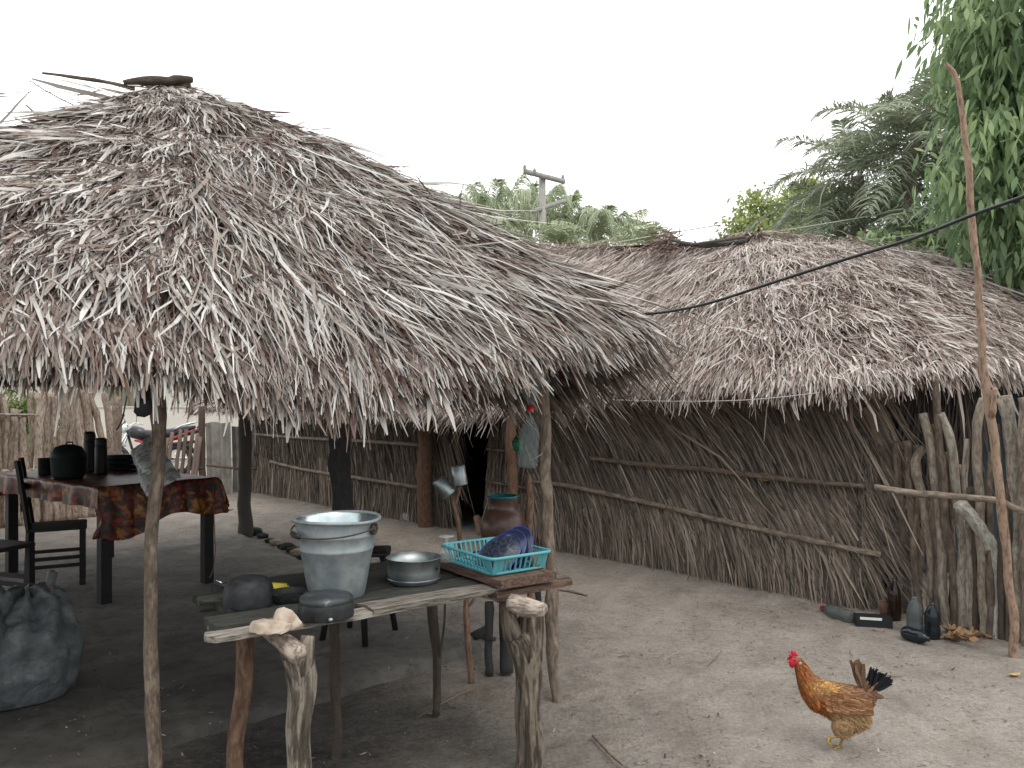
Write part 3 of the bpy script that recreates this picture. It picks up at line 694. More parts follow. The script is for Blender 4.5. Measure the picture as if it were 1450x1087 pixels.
# ---------------------------------------------------------------- long thatched house
W0 = np.array([-4.3, 12.7]); WV = np.array([6.87, -7.36]); WN = np.array([.731, .682])
def wp(t, z=0., off=0.):
    p = W0+WV*t+WN*off; return Vector((p[0], p[1], z))
hs = thing('thatched_house', 'long low house with tan palm thatch roof and diagonal frond walls behind the yard', 'house', wp(.7))
def ev(t, z, off=-.45): q = wp(t, z, off); return tuple(q)
tops = [(-1.0, 12.4, 3.55), (-1.0, 12.4, 3.55), (-.2, 11.5, 3.62), (.44, 10.83, 3.64), (1.1, 10.1, 3.50), (1.56, 9.64, 3.36), (2.1, 9.05, 3.26), (2.61, 8.51, 3.28), (2.7, 8.5, 3.28), (2.72, 8.5, 3.28), (3.1, 8.5, 3.27), (3.7, 8.45, 3.22), (4.7, 8.6, 3.12), (6, 8.95, 2.85), (8, 9.4, 2.3)]
eaves = [(-5.75, 14.2, 1.50), ev(-.15, 1.40), ev(.1, 1.44), ev(.3, 1.42), ev(.46, 1.40), ev(.60, 1.38), ev(.70, 1.52), ev(.80, 1.60), ev(.88, 1.58), ev(.955, 1.56), (2.42, 5.0, 1.64), (2.85, 4.98, 1.68), (3.7, 5.4, 1.68), (5.0, 6.6, 1.66), (7.6, 8.4, 1.6)]
hf = Loft(tops, eaves, K=5, thick=.035, bulge=.12, lump=.05, seed=12)
bt = [(-1.0, 12.4, 3.55), (.44, 10.83, 3.64), (2.61, 8.51, 3.28), (6, 8.95, 2.85), (8, 9.4, 2.3)]
be = [(-1.6, 17.5, 1.5), (2.5, 14.5, 1.5), (5.8, 11.2, 1.5), (8, 10.5, 1.5), (9.2, 9.9, 1.5)]
hb = Loft(bt, be, K=3, thick=.05, bulge=.1, seed=13)
hl = Loft([(-1.0, 12.4, 3.55)]*2, [(-1.6, 17.5, 1.5), (-5.75, 14.2, 1.5)], K=3, thick=.05, bulge=.1, seed=14)
mb = MB(); hf.base(mb, 260, 60); hb.base(mb, 80, 30); hl.base(mb, 30, 30); mb.build('roof_lining', M['thatch_base'], hs)
mb = MB()
hf.cover(mb, 52000, L=(.22, .4), W=(.0085, .5), urange=(.0, .95), bright=.03, jit=.2)
hf.cover(mb, 14000, L=(.5, .3), W=(.006, .4), urange=(.3, .95), bright=.04, jit=.14)
hf.cover(mb, 14000, L=(.15, .4), W=(.0095, .5), urange=(.4, .85), trange=(.55, 1), bright=.04, jit=.3, lift=.15)
hf.fringe(mb, 9000, L=.10, W=.011, drop=.7, tone=.6); hf.fringe(mb, 400, L=.17, W=.012, drop=.9, tone=.6, urange=(.4, .9))
hb.cover(mb, 5000, L=(.4, .3), W=(.02, .4)); hl.cover(mb, 2500, L=(.4, .3), W=(.02, .4)); hb.fringe(mb, 900, L=.2, W=.02); hl.fringe(mb, 500, L=.2, W=.02)
# ruffled crest
n = 1500; k = rng.uniform(0, 1, n); ta = np.array(tops); kk = np.linspace(0, 1, len(ta)); cp = np.stack([np.interp(k, kk, ta[:, i]) for i in range(3)], 1); cp[:, 2] += rng.uniform(-.02, .06, n)
mb.add(*blades(cp, np.stack([rng.normal(-.3, .8, n), rng.normal(-.6, .5, n), rng.normal(-.05, .25, n)], 1), np.tile([0, 0, 1.], (n, 1)), rng.uniform(.1, .4, n), rng.uniform(.006, .016, n), rng.uniform(.2, .8, n), droop=.4, twist=.8))
n = 160; cp = np.array([at(950, 345, 8.9)])+rng.normal(0, .06, (n, 3)); cp[:, 2] += .02
mb.add(*blades(cp, np.stack([rng.normal(-.6, .5, n), rng.normal(-.3, .4, n), rng.normal(.1, .3, n)], 1), np.tile([0, 0, 1.], (n, 1)), rng.uniform(.1, .35, n), rng.uniform(.006, .018, n), rng.uniform(.1, .6, n), droop=.3, twist=.8))
mb.build('thatch', M['thatch_far'], hs, smooth=False)
mb = MB(); pp = [at(948, 340, 8.7), at(975, 347, 8.6), at(1010, 348, 8.5), at(1054, 342, 8.3)]
pp = [p+Vector((0, -.05, .0)) for p in pp]; mb.pole(pp, [.012, .024, .03, .022], T=.75, lump=.6); mb.pole([p+Vector((.03, .05, .012)) for p in pp[:3]], [.012, .022, .014], T=.5, lump=.5); mb.pole([pp[1]+Vector((0, -.03, -.01)), pp[3]+Vector((-.02, -.05, .03))], [.012, .018], T=.9)
mb.build('ridge_cap', M['smoked'], hs)

# frond walls: dark matting behind, layered dry fronds in front
def wall(t0, t1, n, zt=1.52, diag=.62, seed=0, name='wall', inner=0.):
    mb = MB(); wv = Waves(8, seed, 2.0)
    nu, nz_ = 60, 12
    u = np.linspace(t0, t1, nu)[:, None]*np.ones((1, nz_)); z = np.ones((nu, 1))*np.linspace(-.05, zt, nz_)[None]
    px = W0[0]+WV[0]*u+WN[0]*.03; py = W0[1]+WV[1]*u+WN[1]*.03
    i = np.arange(nu-1)[:, None]*nz_+np.arange(nz_-1)[None]; F = np.stack([i, i+nz_, i+nz_+1, i+1], -1).reshape(-1, 4)
    mb.add(np.stack([px, py, z], -1).reshape(-1, 3), F, .05); mb.add(np.stack([px+WN[0]*.05, py+WN[1]*.05, z], -1).reshape(-1, 3), F, .0)
    Lw = 10.07
    for lay in range(3):
        m = n//3; u = rng.uniform(t0, t1, m); z = (rng.uniform(.10, zt+.1, m) if lay else rng.uniform(.02, .62, m))
        c = wv(u*9, z*1.2)
        low = np.clip((.62-z)/.4, 0, 1)
        ang = (diag+.26*c)*(1-low)+rng.normal(0, .05, m)+low*(.12+.12*c)
        bun = np.round(u*Lw/.16)*.16/Lw                      # fronds come in bundles
        u = u+(bun-u)*.55*(1-low)
        out = .015+.035*rng.uniform(0, 1, m)+.05*low*rng.uniform(.3, 1, m)+.02*c
        P = np.stack([W0[0]+WV[0]*u-WN[0]*out, W0[1]+WV[1]*u-WN[1]*out, z+.2], 1)
        t_ = np.array([.682, -.731, 0]); D = np.sin(ang)[:, None]*t_-np.cos(ang)[:, None]*np.array([0, 0, 1.])
        D[:, :2] -= WN*(.03+.12*low*rng.uniform(0, 1, m))[:, None]
        Ln = rng.lognormal(math.log(.55 if lay else .28), .35, m); Ln = np.minimum(Ln, (z+.2)/np.maximum(np.cos(ang), .3))
        Nm = np.tile([-WN[0], -WN[1], 0.], (m, 1))
        tn = np.clip(rng.normal(.43, .2, m)+.10*c+.10*low, .02, 1)
        mb.add(*blades(P, D, Nm, Ln, rng.lognormal(math.log(.0105), .45, m), tn, curl=rng.normal(.0, .05, m), twist=.5, prof=(.8, 1, .8, .25)))
    return mb.build(name, M['wall_frond'], hs, smooth=False)
wall(.0, .525, 12000, seed=21, diag=.5)
wall(.598, .655, 2400, seed=22, diag=.05)
wall(.655, .985, 17000, seed=23, diag=.62)
# bound corner bundle at the end of the wall, and the closing panel behind the pole fence
mb = MB(); n = 2600; z = rng.uniform(.3, 1.6, n); th = rng.uniform(2.2, 6.2, n)
cpx = wp(.985); P = np.stack([cpx.x+.05*np.cos(th)+.02+.06*(z-1), cpx.y+.05*np.sin(th), z], 1)
D = np.stack([-.05-.0*z+rng.normal(.12, .08, n), rng.normal(-.05, .06, n), -np.ones(n)], 1)
mb.add(*blades(P, D, np.stack([np.cos(th), np.sin(th), 0*th], 1), np.minimum(rng.uniform(.3, .6, n), z), rng.uniform(.005, .013, n), np.clip(rng.normal(.42, .2, n), 0, 1), twist=.5))
mb.build('corner_bundle', M['wall_frond'], hs, smooth=False)
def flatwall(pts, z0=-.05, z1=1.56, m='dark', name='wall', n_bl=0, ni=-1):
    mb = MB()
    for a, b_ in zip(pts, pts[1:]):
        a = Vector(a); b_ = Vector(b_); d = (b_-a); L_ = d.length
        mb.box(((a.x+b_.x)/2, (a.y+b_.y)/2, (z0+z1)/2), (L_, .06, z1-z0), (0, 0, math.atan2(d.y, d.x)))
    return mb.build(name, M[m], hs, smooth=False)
q = lambda t, o: tuple(wp(t, 0, o))[:2]
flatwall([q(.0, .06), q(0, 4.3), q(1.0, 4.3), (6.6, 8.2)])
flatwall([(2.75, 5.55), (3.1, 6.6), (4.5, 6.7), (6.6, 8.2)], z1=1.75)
# dark fronds hanging inside the open end
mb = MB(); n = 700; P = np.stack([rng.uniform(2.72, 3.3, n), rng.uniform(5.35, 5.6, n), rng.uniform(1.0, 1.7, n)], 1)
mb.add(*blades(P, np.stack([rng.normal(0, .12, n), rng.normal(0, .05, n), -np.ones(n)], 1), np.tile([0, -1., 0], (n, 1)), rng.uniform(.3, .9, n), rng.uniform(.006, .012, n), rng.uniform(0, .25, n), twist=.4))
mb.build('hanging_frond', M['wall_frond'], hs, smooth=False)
# lashed rails
def rail(pts, r, T=.5, m='pole'):
    b = MB(); b.pole(pts, r, n=8, sub=8, T=T, lump=.15, crook=.006); return b.build('rail', M[m], hs)
R_ = lambda t, z: wp(t, z, -.10)
rail([R_(.742, .95), R_(.80, .925), R_(.87, .92), R_(.93, .89), R_(.992, .88)], [.020, .024, .024, .022, .016], .35)
rail([R_(.665, .675), R_(.72, .665), R_(.80, .60), R_(.87, .53), R_(.93, .475), R_(1.003, .42)], [.016, .021, .023, .023, .024, .02], .45)
rail([R_(.03, .97), R_(.2, .96), R_(.35, .97), R_(.48, .97)], .022, .5); rail([R_(.09, .56), R_(.2, .50), R_(.35, .48), R_(.50, .46)], .022, .45)
rail([R_(.598, .97), R_(.665, .96)], .014, .3); rail([R_(.598, .62), R_(.66, .60)], .014, .3)
# ties of bark round the rails
for t, z in ((.81, .925), (.915, .895), (.83, .57), (.90, .505)):
    mb = MB()
    for k in range(3):
        c = wp(t+.002*k, z, -.10); mb.tube([c+Vector((.03*math.cos(a)*.682, .03*math.cos(a)*-.731, .03*math.sin(a))) + Vector((-.731, -.682, 0))*.01*math.sin(a*2) for a in np.linspace(0, 6.28, 9)], .003, 5, caps=False)
    mb.build('binding', M['leafdry'], hs)
# posts of the house
pxpost([(602, 560), (603, 620), (601, 690), (604, 755)], 8.9, [20, 21, 21, 23], 'polebrown', hs, .35, 'smooth reddish post left of the doorway')
for t in (0., .53, .595, .985): post([wp(t, 1.5, .02), wp(t, .7, .02), wp(t, -.05, .02)], .045, 'smoked', hs)
pxpost([(724, 590), (722, 640), (726, 690), (722, 760), (724, 800)], 7.0, [13, 14, 14, 15, 15], 'polebrown', hs, .3)
# ================================================================ rustic washing bench (local x = length, y = depth)
ANG = math.atan2(.586, .81); BO = Vector((-.868, 2.29, 0)); BR_ = Matrix.Rotation(ANG, 3, 'Z'); TOP = .755
def bw(x, y, z=0.): return BO+BR_ @ Vector((x, y, z))
def tl(px, py, z=TOP):                      # where something seen on the bench top stands
    return onz(px, py, z)
bench = thing('work_bench', 'long rough plank bench on forked tree trunk legs holding the bucket and pans', 'bench', BO, (0, 0, ANG))
def brd(name, x0, x1, yc, wd, z, th, m, T=.5, rot=0., rough=.006, sag=0., parent=bench, tilt=0.):
    b = MB(); m4 = Matrix.Translation((x0, yc, z)) @ Matrix.Rotation(rot, 4, 'Z') @ Matrix.Rotation(tilt, 4, 'X')
    b.board(x1-x0, wd, th, m4, nx=40, ny=6, rough=rough, T=T, sag=sag)
    return b.build(name, M[m], parent, world=False, sharp=50)
brd('plank', -.02, 1.06, .055, .085, TOP-.012, .020, 'plankpale', .55, rough=.008, sag=.004, rot=.01)['label'] = 'pale weathered front plank'
brd('plank', 1.0, 1.375, .030, .07, TOP-.022, .030, 'plankred', .35, rot=.015)['label'] = 'reddish plank end at the right'
brd('plank', .50, 1.36, .07, .11, TOP-.006, .018, 'plankpale', .42, rough=.008, rot=-.008)
brd('plank', .02, 1.28, .20, .15, TOP-.014, .03, 'plankdark', .62, rough=.01)
brd('plank', .10, 1.30, .36, .15, TOP-.012, .03, 'plankdark', .42, rough=.01)
brd('plank', .06, 1.26, .52, .14, TOP-.014, .03, 'plankdark', .38, rough=.01)
brd('plank', .16, 1.20, .66, .12, TOP-.012, .03, 'plankdark', .45, rough=.01)
b = MB(); b.pole([(.02, .22, TOP-.03), (.18, .18, TOP-.035), (.45, .135, TOP-.04)], [.026, .028, .020], n=10, lump=.45, T=.35); b.build('split_log', M['oldlog'], bench, world=False)
# cross bearers whose sawn ends poke out at the front
def bearer(x, y0, y1, r, z, lab, rise=0.):
    b = MB(); b.pole([(x, y0, z), (x+.01, .25, z+rise), (x, y1, z)], r, n=12, T=.7, lump=.3); o = b.build('bearer', M['polepale'], bench, world=False); o['label'] = lab
    return o
bearer(.205, -.105, .72, .029, TOP-.060, 'cross bearer with a pale round sawn end')
o = bearer(1.135, -.02, .72, .032, TOP-.082, 'cross bearer under the right end')
# knobbly stub that sticks out to the right, in front of the right fork
b = MB(); pa = tl(728, 852, .72)-Vector((0, .06, 0)); c0 = at(722, 853, 2.86); c1 = at(772, 862, 2.78)
b.pole([c0, at(745, 860, 2.82), c1], [.026, .032, .022], n=12, T=1.0, lump=.5); 
k_ = b.build('bearer', M['polepale'], None, world=True, loc=(0, 0, 0)); k_.parent = bench; k_.matrix_parent_inverse = Matrix.Identity(4)
k_.data.transform((Matrix.Translation(BO) @ Matrix.Rotation(ANG, 4, 'Z')).inverted()); k_.location = (0, 0, 0); k_['label'] = 'pale knobbly stub poking out beside the right fork'
def bleg(pts, rad, m='oldlog', T=.5, lump=.35, lab=None, extra=None, n=14):
    b = MB(); b.pole(pts, rad, n=n, sub=9, T=T, lump=lump)
    if extra:
        for e, r in extra: b.pole(e, r, n=n, sub=8, T=T, lump=lump)
    o = b.build('leg', M[m], None, loc=(0, 0, 0)); o.parent = bench
    o.data.transform((Matrix.Translation(BO) @ Matrix.Rotation(ANG, 4, 'Z')).inverted()); o.location = (0, 0, 0)
    if lab: o['label'] = lab
    return o
Yl = 2.43
bleg([at(420, 925, Yl), at(424, 980, Yl), at(423, 1050, Yl), at(425, 1130, Yl), at(423, 1260, Yl)], [.046, .040, .035, .037, .034], T=.62, lab='cracked grey forked trunk at the front left',
     extra=[([at(421, 960, Yl), at(408, 930, Yl), at(400, 908, Yl)], [.026, .022, .018]), ([at(426, 960, Yl), at(433, 925, Yl), at(436, 900, Yl)], [.028, .024, .020])])
Yr = 3.02
bleg([at(733, 895, Yr), at(742, 930, Yr), at(748, 985, Yr), at(750, 1040, Yr), at(749, 1115, Yr)], [.066, .060, .052, .048, .050], T=.5, lump=.4, n=16, lab='thick furrowed forked trunk at the front right',
     extra=[([at(736, 925, Yr), at(722, 880, Yr), at(716, 852, Yr)], [.040, .032, .024]), ([at(748, 930, Yr), at(752, 895, Yr), at(754, 868, Yr)], [.05, .05, .04])])
bleg([at(347, 890, 2.62), at(344, 960, 2.62), at(338, 1040, 2.62), at(334, 1170, 2.62)], [.027, .029, .027, .027], m='polebrown', T=.35, lump=.15, lab='straight brown pole leg at the back left')
bleg([at(616, 800, 3.55), at(614, 870, 3.55), at(622, 920, 3.58), at(619, 960, 3.6), at(617, 1012, 3.6)], [.026, .024, .021, .02, .019], m='pole', T=.0, lump=.3, lab='thin dark crooked leg at the back right',
     extra=[([at(622, 930, 3.58), at(627, 895, 3.55), at(630, 850, 3.55)], [.006, .006, .005])])
bleg([bw(.62, .62, .72), bw(.63, .62, .3), bw(.62, .62, -.04)], .02, m='pole', T=.0)

# ================================================================ things on the bench
# bucket
bp = tl(477, 843); 
bk = thing('bucket', 'tall dented galvanised metal bucket standing on the bench', 'bucket', bp, (0, 0, .3))
r0, r1, hh = .098, .150, .285
def br(t): return r0+(r1-r0)*t
prof = [(.0, .006), (r0-.012, .004), (r0-.004, 0), (r0, .004), (br(.15), .15*hh), (br(.4), .4*hh), (br(.60), .60*hh), (br(.622)+.0025, .617*hh), (br(.63)-.003, .63*hh), (br(.78), .78*hh), (br(.80)+.002, .797*hh), (br(.81)-.002, .81*hh), (br(.97), .97*hh)]
inn = [(br(.985), .985*hh), (br(.93)-.006, .93*hh), (br(.5)-.010, .5*hh), (r0-.010, .02), (0, .015)]
b = MB(); b.lathe(prof, n=72, dent=.02); b.build('body', M['zinc'], bk, world=False)
b = MB(); b.lathe(inn, n=72, dent=.012); b.build('lining', M['zincin'], bk, world=False)
b = MB(); b.tube([(math.cos(a)*(r1+.004)*(1+.012*math.sin(3*a)), math.sin(a)*(r1+.004)*(1-.012*math.sin(3*a)), hh*.985+.003*math.sin(2*a)) for a in np.linspace(0, 2*PI, 61)[:-1]], .0065, 8, closed=True, caps=False); b.build('rim', M['zinc'], bk, world=False)
for s_ in (-1, 1):   # ears
    A = -.55 if s_ > 0 else -.55+PI
    rm = Matrix.Rotation(A, 3, 'Z')
    b = MB()
    ring = [rm @ Vector((r1-.002, .021*math.cos(a), hh*.875+.019*math.sin(a))) for a in np.linspace(0, 2*PI, 17)[:-1]]
    b.tube(ring, .0045, 6, closed=True, caps=False); b.lump(rm @ Vector((r1-.006, 0, hh*.872)), (.006, .018, .016), 2, .1)
    b.build('ear', M['rust'], bk, world=False)
b = MB()
pts = []
for a in np.linspace(0, PI, 25):
    p = Vector((math.cos(a)*(r1+.006), -math.sin(a)*(r1+.022), hh*.90-.022*math.sin(a)))
    pts.append(Matrix.Rotation(-.55, 3, 'Z') @ p)
b.tube(pts, .0028, 6); b.build('handle', M['rust'], bk, world=False)
gp = pts[15:19]; b = MB(); b.tube(gp, [.0085, .010, .010, .0085], 12); b.build('grip', M['blackwood'], [o for o in bpy.data.objects if o.parent == bk and o.name.startswith('handle')][0], world=False)

# black frying pan upside down
pp = tl(462, 872)
pan = thing('frying_pan', 'black sooty pan lying upside down with a scratched flat base, beside the stone', 'pan', pp)
b = MB(); b.lathe([(.088, .0), (.090, .006), (.089, .03), (.088, .044), (.084, .050)], n=56, dent=.01); b.build('body', M['iron'], pan, world=False)
b = MB(); b.lathe([(.084, .050), (.087, .054), (.085, .064), (.078, .070), (.05, .0715), (0, .071)], n=56, dent=.01); b.build('base', M['ironlid'], pan, world=False)
b = MB(); 
b.lump((.035, -.088, .012), (.008, .007, .007), 2, .2); b.build('rivet', M['alu'], pan, world=False)
# dark rounded pot upside down, handle to the left
pp = tl(352, 855)
pot = thing('cooking_pot', 'matt dark rounded pot upside down at the left end of the bench', 'pot', pp)
b = MB(); b.lathe([(.086, 0), (.087, .01), (.085, .04), (.078, .068), (.066, .086), (.05, .093), (0, .095)], n=48, dent=.02); b.build('body', M['iron'], pot, world=False)
b = MB(); b.tube([(-.078, .03, .045), (-.10, .035, .055), (-.128, .04, .066)], [.009, .010, .011], 8); b.build('handle', M['iron'], pot, world=False)
b = MB(); b.tube([(-.124, .034, .075), (-.100, .03, .064)], [.003, .003], 6); b.build('handle_clip', M['chrome'], pot, world=False)
# second dark pan, shallow, behind
pp = tl(408, 850)
b = MB(); b.lathe([(.0, .012), (.06, .012), (.068, .03), (.071, .032), (.064, .008), (.058, .0), (0, 0)], pp, n=40); b.tube([pp+Vector((.06, .0, .026)), pp+Vector((.13, -.01, .03))], .007, 8)
tag(b.build('shallow_pan', M['iron'], None, loc=pp, sharp=40), 'small shallow dark pan behind the stone, between pot and bucket', 'pan')
b = MB(); pp = tl(394, 841); b.box(pp+Vector((0, 0, .02)), (.075, .045, .038), (0, .1, .3), bev=.008); tag(b.build('sponge', M['yellowfoam'], None, loc=pp), 'yellow washing sponge behind the upside down pots', 'sponge')
# stone
b = MB(); pp = tl(392, 893)
b.hull([(-.085, -.02, .0), (-.08, .0, .034), (-.05, -.045, .0), (.01, -.05, .004), (-.055, -.03, .030), (.0, -.04, .030), (.045, -.025, .0), (.05, -.01, .030), (-.01, .03, .034), (-.06, .03, .0), (.04, .03, 0)], pp); b.hull([(-.03, .0, .0), (-.012, .035, .062), (.012, .03, .070), (.036, .03, .058), (.052, .01, .045), (.080, .0, .022), (.082, .02, .0), (.03, -.02, .0), (-.02, .06, 0), (.05, .06, 0), (.0, .0, .045)], pp)
tag(b.build('stone', M['rock'], None, loc=pp, sharp=35), 'jagged pale brown stone on the front plank', 'stone')
# block of wood at the left end
b = MB(); pp = tl(298, 858, .74); b.board(.16, .08, .05, Matrix.Translation(pp+Vector((-.05, .03, .0))) @ Matrix.Rotation(.45, 4, 'Z'), nx=10, ny=4, rough=.008, T=.7); tag(b.build('wood_block', M['plankdark'], None, loc=pp), 'short dark block of wood at the left end of the bench', 'block')
# aluminium basin
pp = tl(586, 824)
alu = thing('aluminium_pan', 'wide open dull aluminium pan in the middle of the bench', 'pan', pp)
R0, H0 = .105, .098
b = MB(); b.lathe([(0, .0), (.085, 0), (.094, .006), (.099, .02), (.102, .05), (R0, H0), (R0+.003, H0+.001), (R0-.001, H0+.002), (.099, .05), (.095, .02), (.085, .008), (0, .006)], n=64, dent=.012); b.build('body', M['alu'], alu, world=False)
b = MB(); b.lump((R0*.93, -R0*.45, .065), (.004, .012, .008), 2, .1); b.build('handle_stub', M['iron'], alu, world=False)
b = MB(); b.lathe([(.1035, .018), (.1045, .021), (.1035, .024)], n=64); b.build('base_ring', M['alu'], alu, world=False)

# drying board and dish rack
brp = bw(1.13, .22, TOP)
bd = MB(); bd.board(.50, .27, .035, Matrix.Translation(bw(1.135, -.025, TOP+.024)) @ Matrix.Rotation(ANG+PI/2, 4, 'Z'), nx=30, ny=8, rough=.007, T=.35)
tag(bd.build('drying_board', M['plankred'], None, loc=brp, sharp=50), 'thick brown wooden board under the turquoise dish rack', 'board')
rk = thing('dish_rack', 'turquoise plastic dish rack with slatted sides on the right end of the bench', 'dish rack', bw(1.13, .20, TOP+.045), (0, 0, ANG))
lx, ly, hz = .28, .37, .068
def rr(sx, sy, z, r=.03, n=5):
    o = []
    for cx, cy, a0 in ((sx/2-r, sy/2-r, 0), (-sx/2+r, sy/2-r, PI/2), (-sx/2+r, -sy/2+r, PI), (sx/2-r, -sy/2+r, 1.5*PI)):
        for k in range(n+1): o.append(Vector((cx+r*math.cos(a0+k*PI/2/n), cy+r*math.sin(a0+k*PI/2/n), z)))
    return o
b = MB(); b.tube(rr(lx+.012, ly+.012, hz), .0065, 8, closed=True, caps=False); b.build('rim', M['teal'], rk, world=False)
b = MB(); b.tube(rr(lx*.88, ly*.9, .006), .006, 8, closed=True, caps=False)
for k in range(13): y = -ly*.42+k*ly*.84/12; b.box((0, y, .006), (lx*.86, .005, .006))
for k in range(5): x = -lx*.36+k*lx*.72/4; b.box((x, 0, .0105), (.006, ly*.86, .004))
b.build('floor_grid', M['teal'], rk, world=False)
b = MB()
def slat(p0, p1, w_, dirx):
    p0 = Vector(p0); p1 = Vector(p1); d = Vector(dirx)*w_/2; n_ = (p1-p0).cross(Vector(dirx)).normalized()*.0015
    V = [p0-d-n_, p0+d-n_, p1+d-n_, p1-d-n_, p0-d+n_, p0+d+n_, p1+d+n_, p1-d+n_]
    b.add([tuple(v) for v in V], [(0, 1, 2, 3), (7, 6, 5, 4), (0, 4, 5, 1), (1, 5, 6, 2), (2, 6, 7, 3), (3, 7, 4, 0)])
for k in range(15):
    y = -ly*.44+k*ly*.88/14
    if abs(k-7) > 5: wv_ = .020
    else: wv_ = .007
    for s_ in (-1, 1): slat((s_*lx*.44, y*.97, .006), (s_*(lx/2), y, hz), wv_, (0, 1, 0))
for k in range(11):
    x = -lx*.42+k*lx*.84/10; wv_ = .022 if abs(k-5) > 3 else .007
    for s_ in (-1, 1): slat((x*.97, s_*ly*.45, .006), (x, s_*ly/2, hz), wv_, (1, 0, 0))
b.build('side_slats', M['teal'], rk, world=False, smooth=False)
# plates stacked on edge, leaning
def plate(c, rx, ry, rz, m, lab, r=.105):
    e_ = Vector((rx, ry, rz)).to_track_quat('-Z', 'Y').to_euler(); p = thing('plate', lab, 'plate', c, tuple(e_), 'plates drying in the turquoise rack')
    b = MB(); b.lathe([(0, 0), (r*.55, 0), (r*.62, .004), (r*.97, .019), (r, .021), (r*.97, .023), (r*.62, .008), (r*.55, .004), (0, .004)], n=48); b.build('dish', M[m], p, world=False)
    b = MB(); b.tube([(r*math.cos(a), r*math.sin(a), .021) for a in np.linspace(0, 2*PI, 49)[:-1]], .0026, 6, closed=True, caps=False); b.build('rim_band', M['bluerim'], p, world=False)
    return p
c0 = bw(1.12, .16, TOP+.045)
plate(c0+Vector((-.012, -.030, .066)), -.50, -.50, .72, 'platepat', 'dark blue plate with a figured underside, outermost of the leaning stack')
plate(c0+Vector((.014, -.008, .068)), -.62, -.52, .60, 'bluepl', 'plain dark blue plate in the middle of the leaning stack')
plate(c0+Vector((.042, .014, .068)), -.70, -.52, .50, 'bluepl', 'dark plate with bright blue rim, innermost of the leaning stack', r=.108)
# goblet upside down
M['clear'] = glass('clear glass', (.80, .86, .86), .06, 1.45, .55)
gl = bw(.985, .335, TOP+.055)
b = MB(); b.lathe([(.034, 0), (.036, .02), (.028, .045), (.006, .058), (.005, .085), (.012, .095), (.033, .100), (.033, .103), (.0, .101)], gl, n=32); tag(b.build('glass_goblet', M['clear'], None, loc=gl), 'clear glass goblet upside down in the back corner of the dish rack', 'glass')
b = MB(); g2 = bw(1.22, .05, TOP+.055); b.lathe([(0, .0), (.022, 0), (.025, .05), (.021, .05), (.019, .004), (0, .004)], g2, n=24); tag(b.build('small_cup', M['leafdry'], None, loc=g2), 'small brown cup in the right corner of the dish rack', 'cup')

# ================================================================ forked mug stick, jar stand and clay jar behind
Ym = 4.02
st = thing('mug_stick', 'thin forked branch stuck in the ground as a mug holder', 'branch', at(667, 965, Ym))
b = MB(); b.pole([at(668, 972, Ym), at(664, 900, Ym), at(661, 850, Ym), at(655, 800, Ym), at(649, 755, Ym), at(643, 718, Ym), at(640, 705, Ym)], [.015, .016, .014, .013, .013, .011, .009], n=8, T=.45)
b.pole([at(643, 718, Ym), at(648, 700, Ym), at(650, 688, Ym)], [.009, .010, .008], n=7); b.pole([at(661, 860, Ym), at(671, 846, Ym)], [.008, .006], n=6)
b.build('stem', M['polebrown'], st)
def mug(c, tilt, lab):
    m_ = thing('metal_mug', lab, 'mug', c, tilt, 'metal mugs hung upside down on the branch')
    b = MB(); b.lathe([(.039, 0), (.040, .003), (.037, .098), (.033, .103), (0, .103)], n=36, dent=.02); b.lathe([(.037, .002), (.034, .098), (0, .1)], n=36)
    b.build('body', M['alu'], m_, world=False)
    b = MB(); b.tube([(math.cos(a)*.039, math.sin(a)*.039, .001) for a in np.linspace(0, 2*PI, 33)[:-1]], .0022, 6, closed=True, caps=False); b.build('lip', M['alu'], m_, world=False)
mug(at(637, 700, Ym), (0, math.radians(-38), 0), 'dull metal mug tilted to the left on the forked branch')
mug(at(652, 686, Ym), (0, math.radians(-8), 0), 'dull metal mug hanging nearly upright on top of the forked branch')

js = thing('jar_stand', 'rough low stand of dark posts that carries the clay jar', 'stand', onz(715, 945))
for pts, r_, m_ in (([(692, 852), (694, 890), (691, 925), (692, 955)], .022, 'smoked'), ([(716, 820), (717, 880), (718, 952)], .038, 'smoked')):
    b = MB(); b.pole([at(x, y, 4.15) for x, y in pts], r_, T=.55); b.build('leg', M[m_], js)
b = MB(); b.pole([at(760, 800, 4.5), at(760, 870, 4.5), at(760, 935, 4.5)], .028, T=.3); b.build('leg', M['smoked'], js)
b = MB(); b.pole([at(748, 672, 4.35), at(749, 720, 4.35), at(747, 780, 4.35), at(752, 850, 4.35), at(750, 945, 4.35)], [.016, .022, .023, .023, .024], T=.55); o = b.build('leg', M['polebrown'], js); o['label'] = 'taller peeled post with a charred top'
jp = at(712, 785, 4.2)
b = MB(); b.board(.36, .3, .03, Matrix.Translation(jp+Vector((-.17, 0, -.02))), nx=10, ny=6, rough=.01, T=.4); b.build('platform', M['plankdark'], js)
b = MB(); b.pole([onz(672, 905)+Vector((0, 0, .02)), onz(672, 905)+Vector((.10, .05, .06))], .03); b.build('foot_block', M['smoked'], js); b = MB(); b.pole([at(668, 898, 4.3), at(700, 905, 4.1)], .012); b.build('brace', M['smoked'], js)
jar = thing('clay_jar', 'round polished brown clay water jar with teal rimmed mouth on its stand', 'jar', jp, (0, 0, .4))
b = MB(); b.lathe([(0, 0), (.06, 0), (.09, .03), (.118, .09), (.127, .145), (.120, .195), (.098, .232), (.078, .247), (.074, .262), (.077, .305), (.083, .312)], n=56, dent=.012); b.build('body', M['clay'], jar, world=False)
b = MB(); b.lathe([(.083, .311), (.090, .318), (.087, .325), (.076, .322), (.070, .30), (0, .285)], n=48); b.build('rim', M['tealglaze'], jar, world=False)

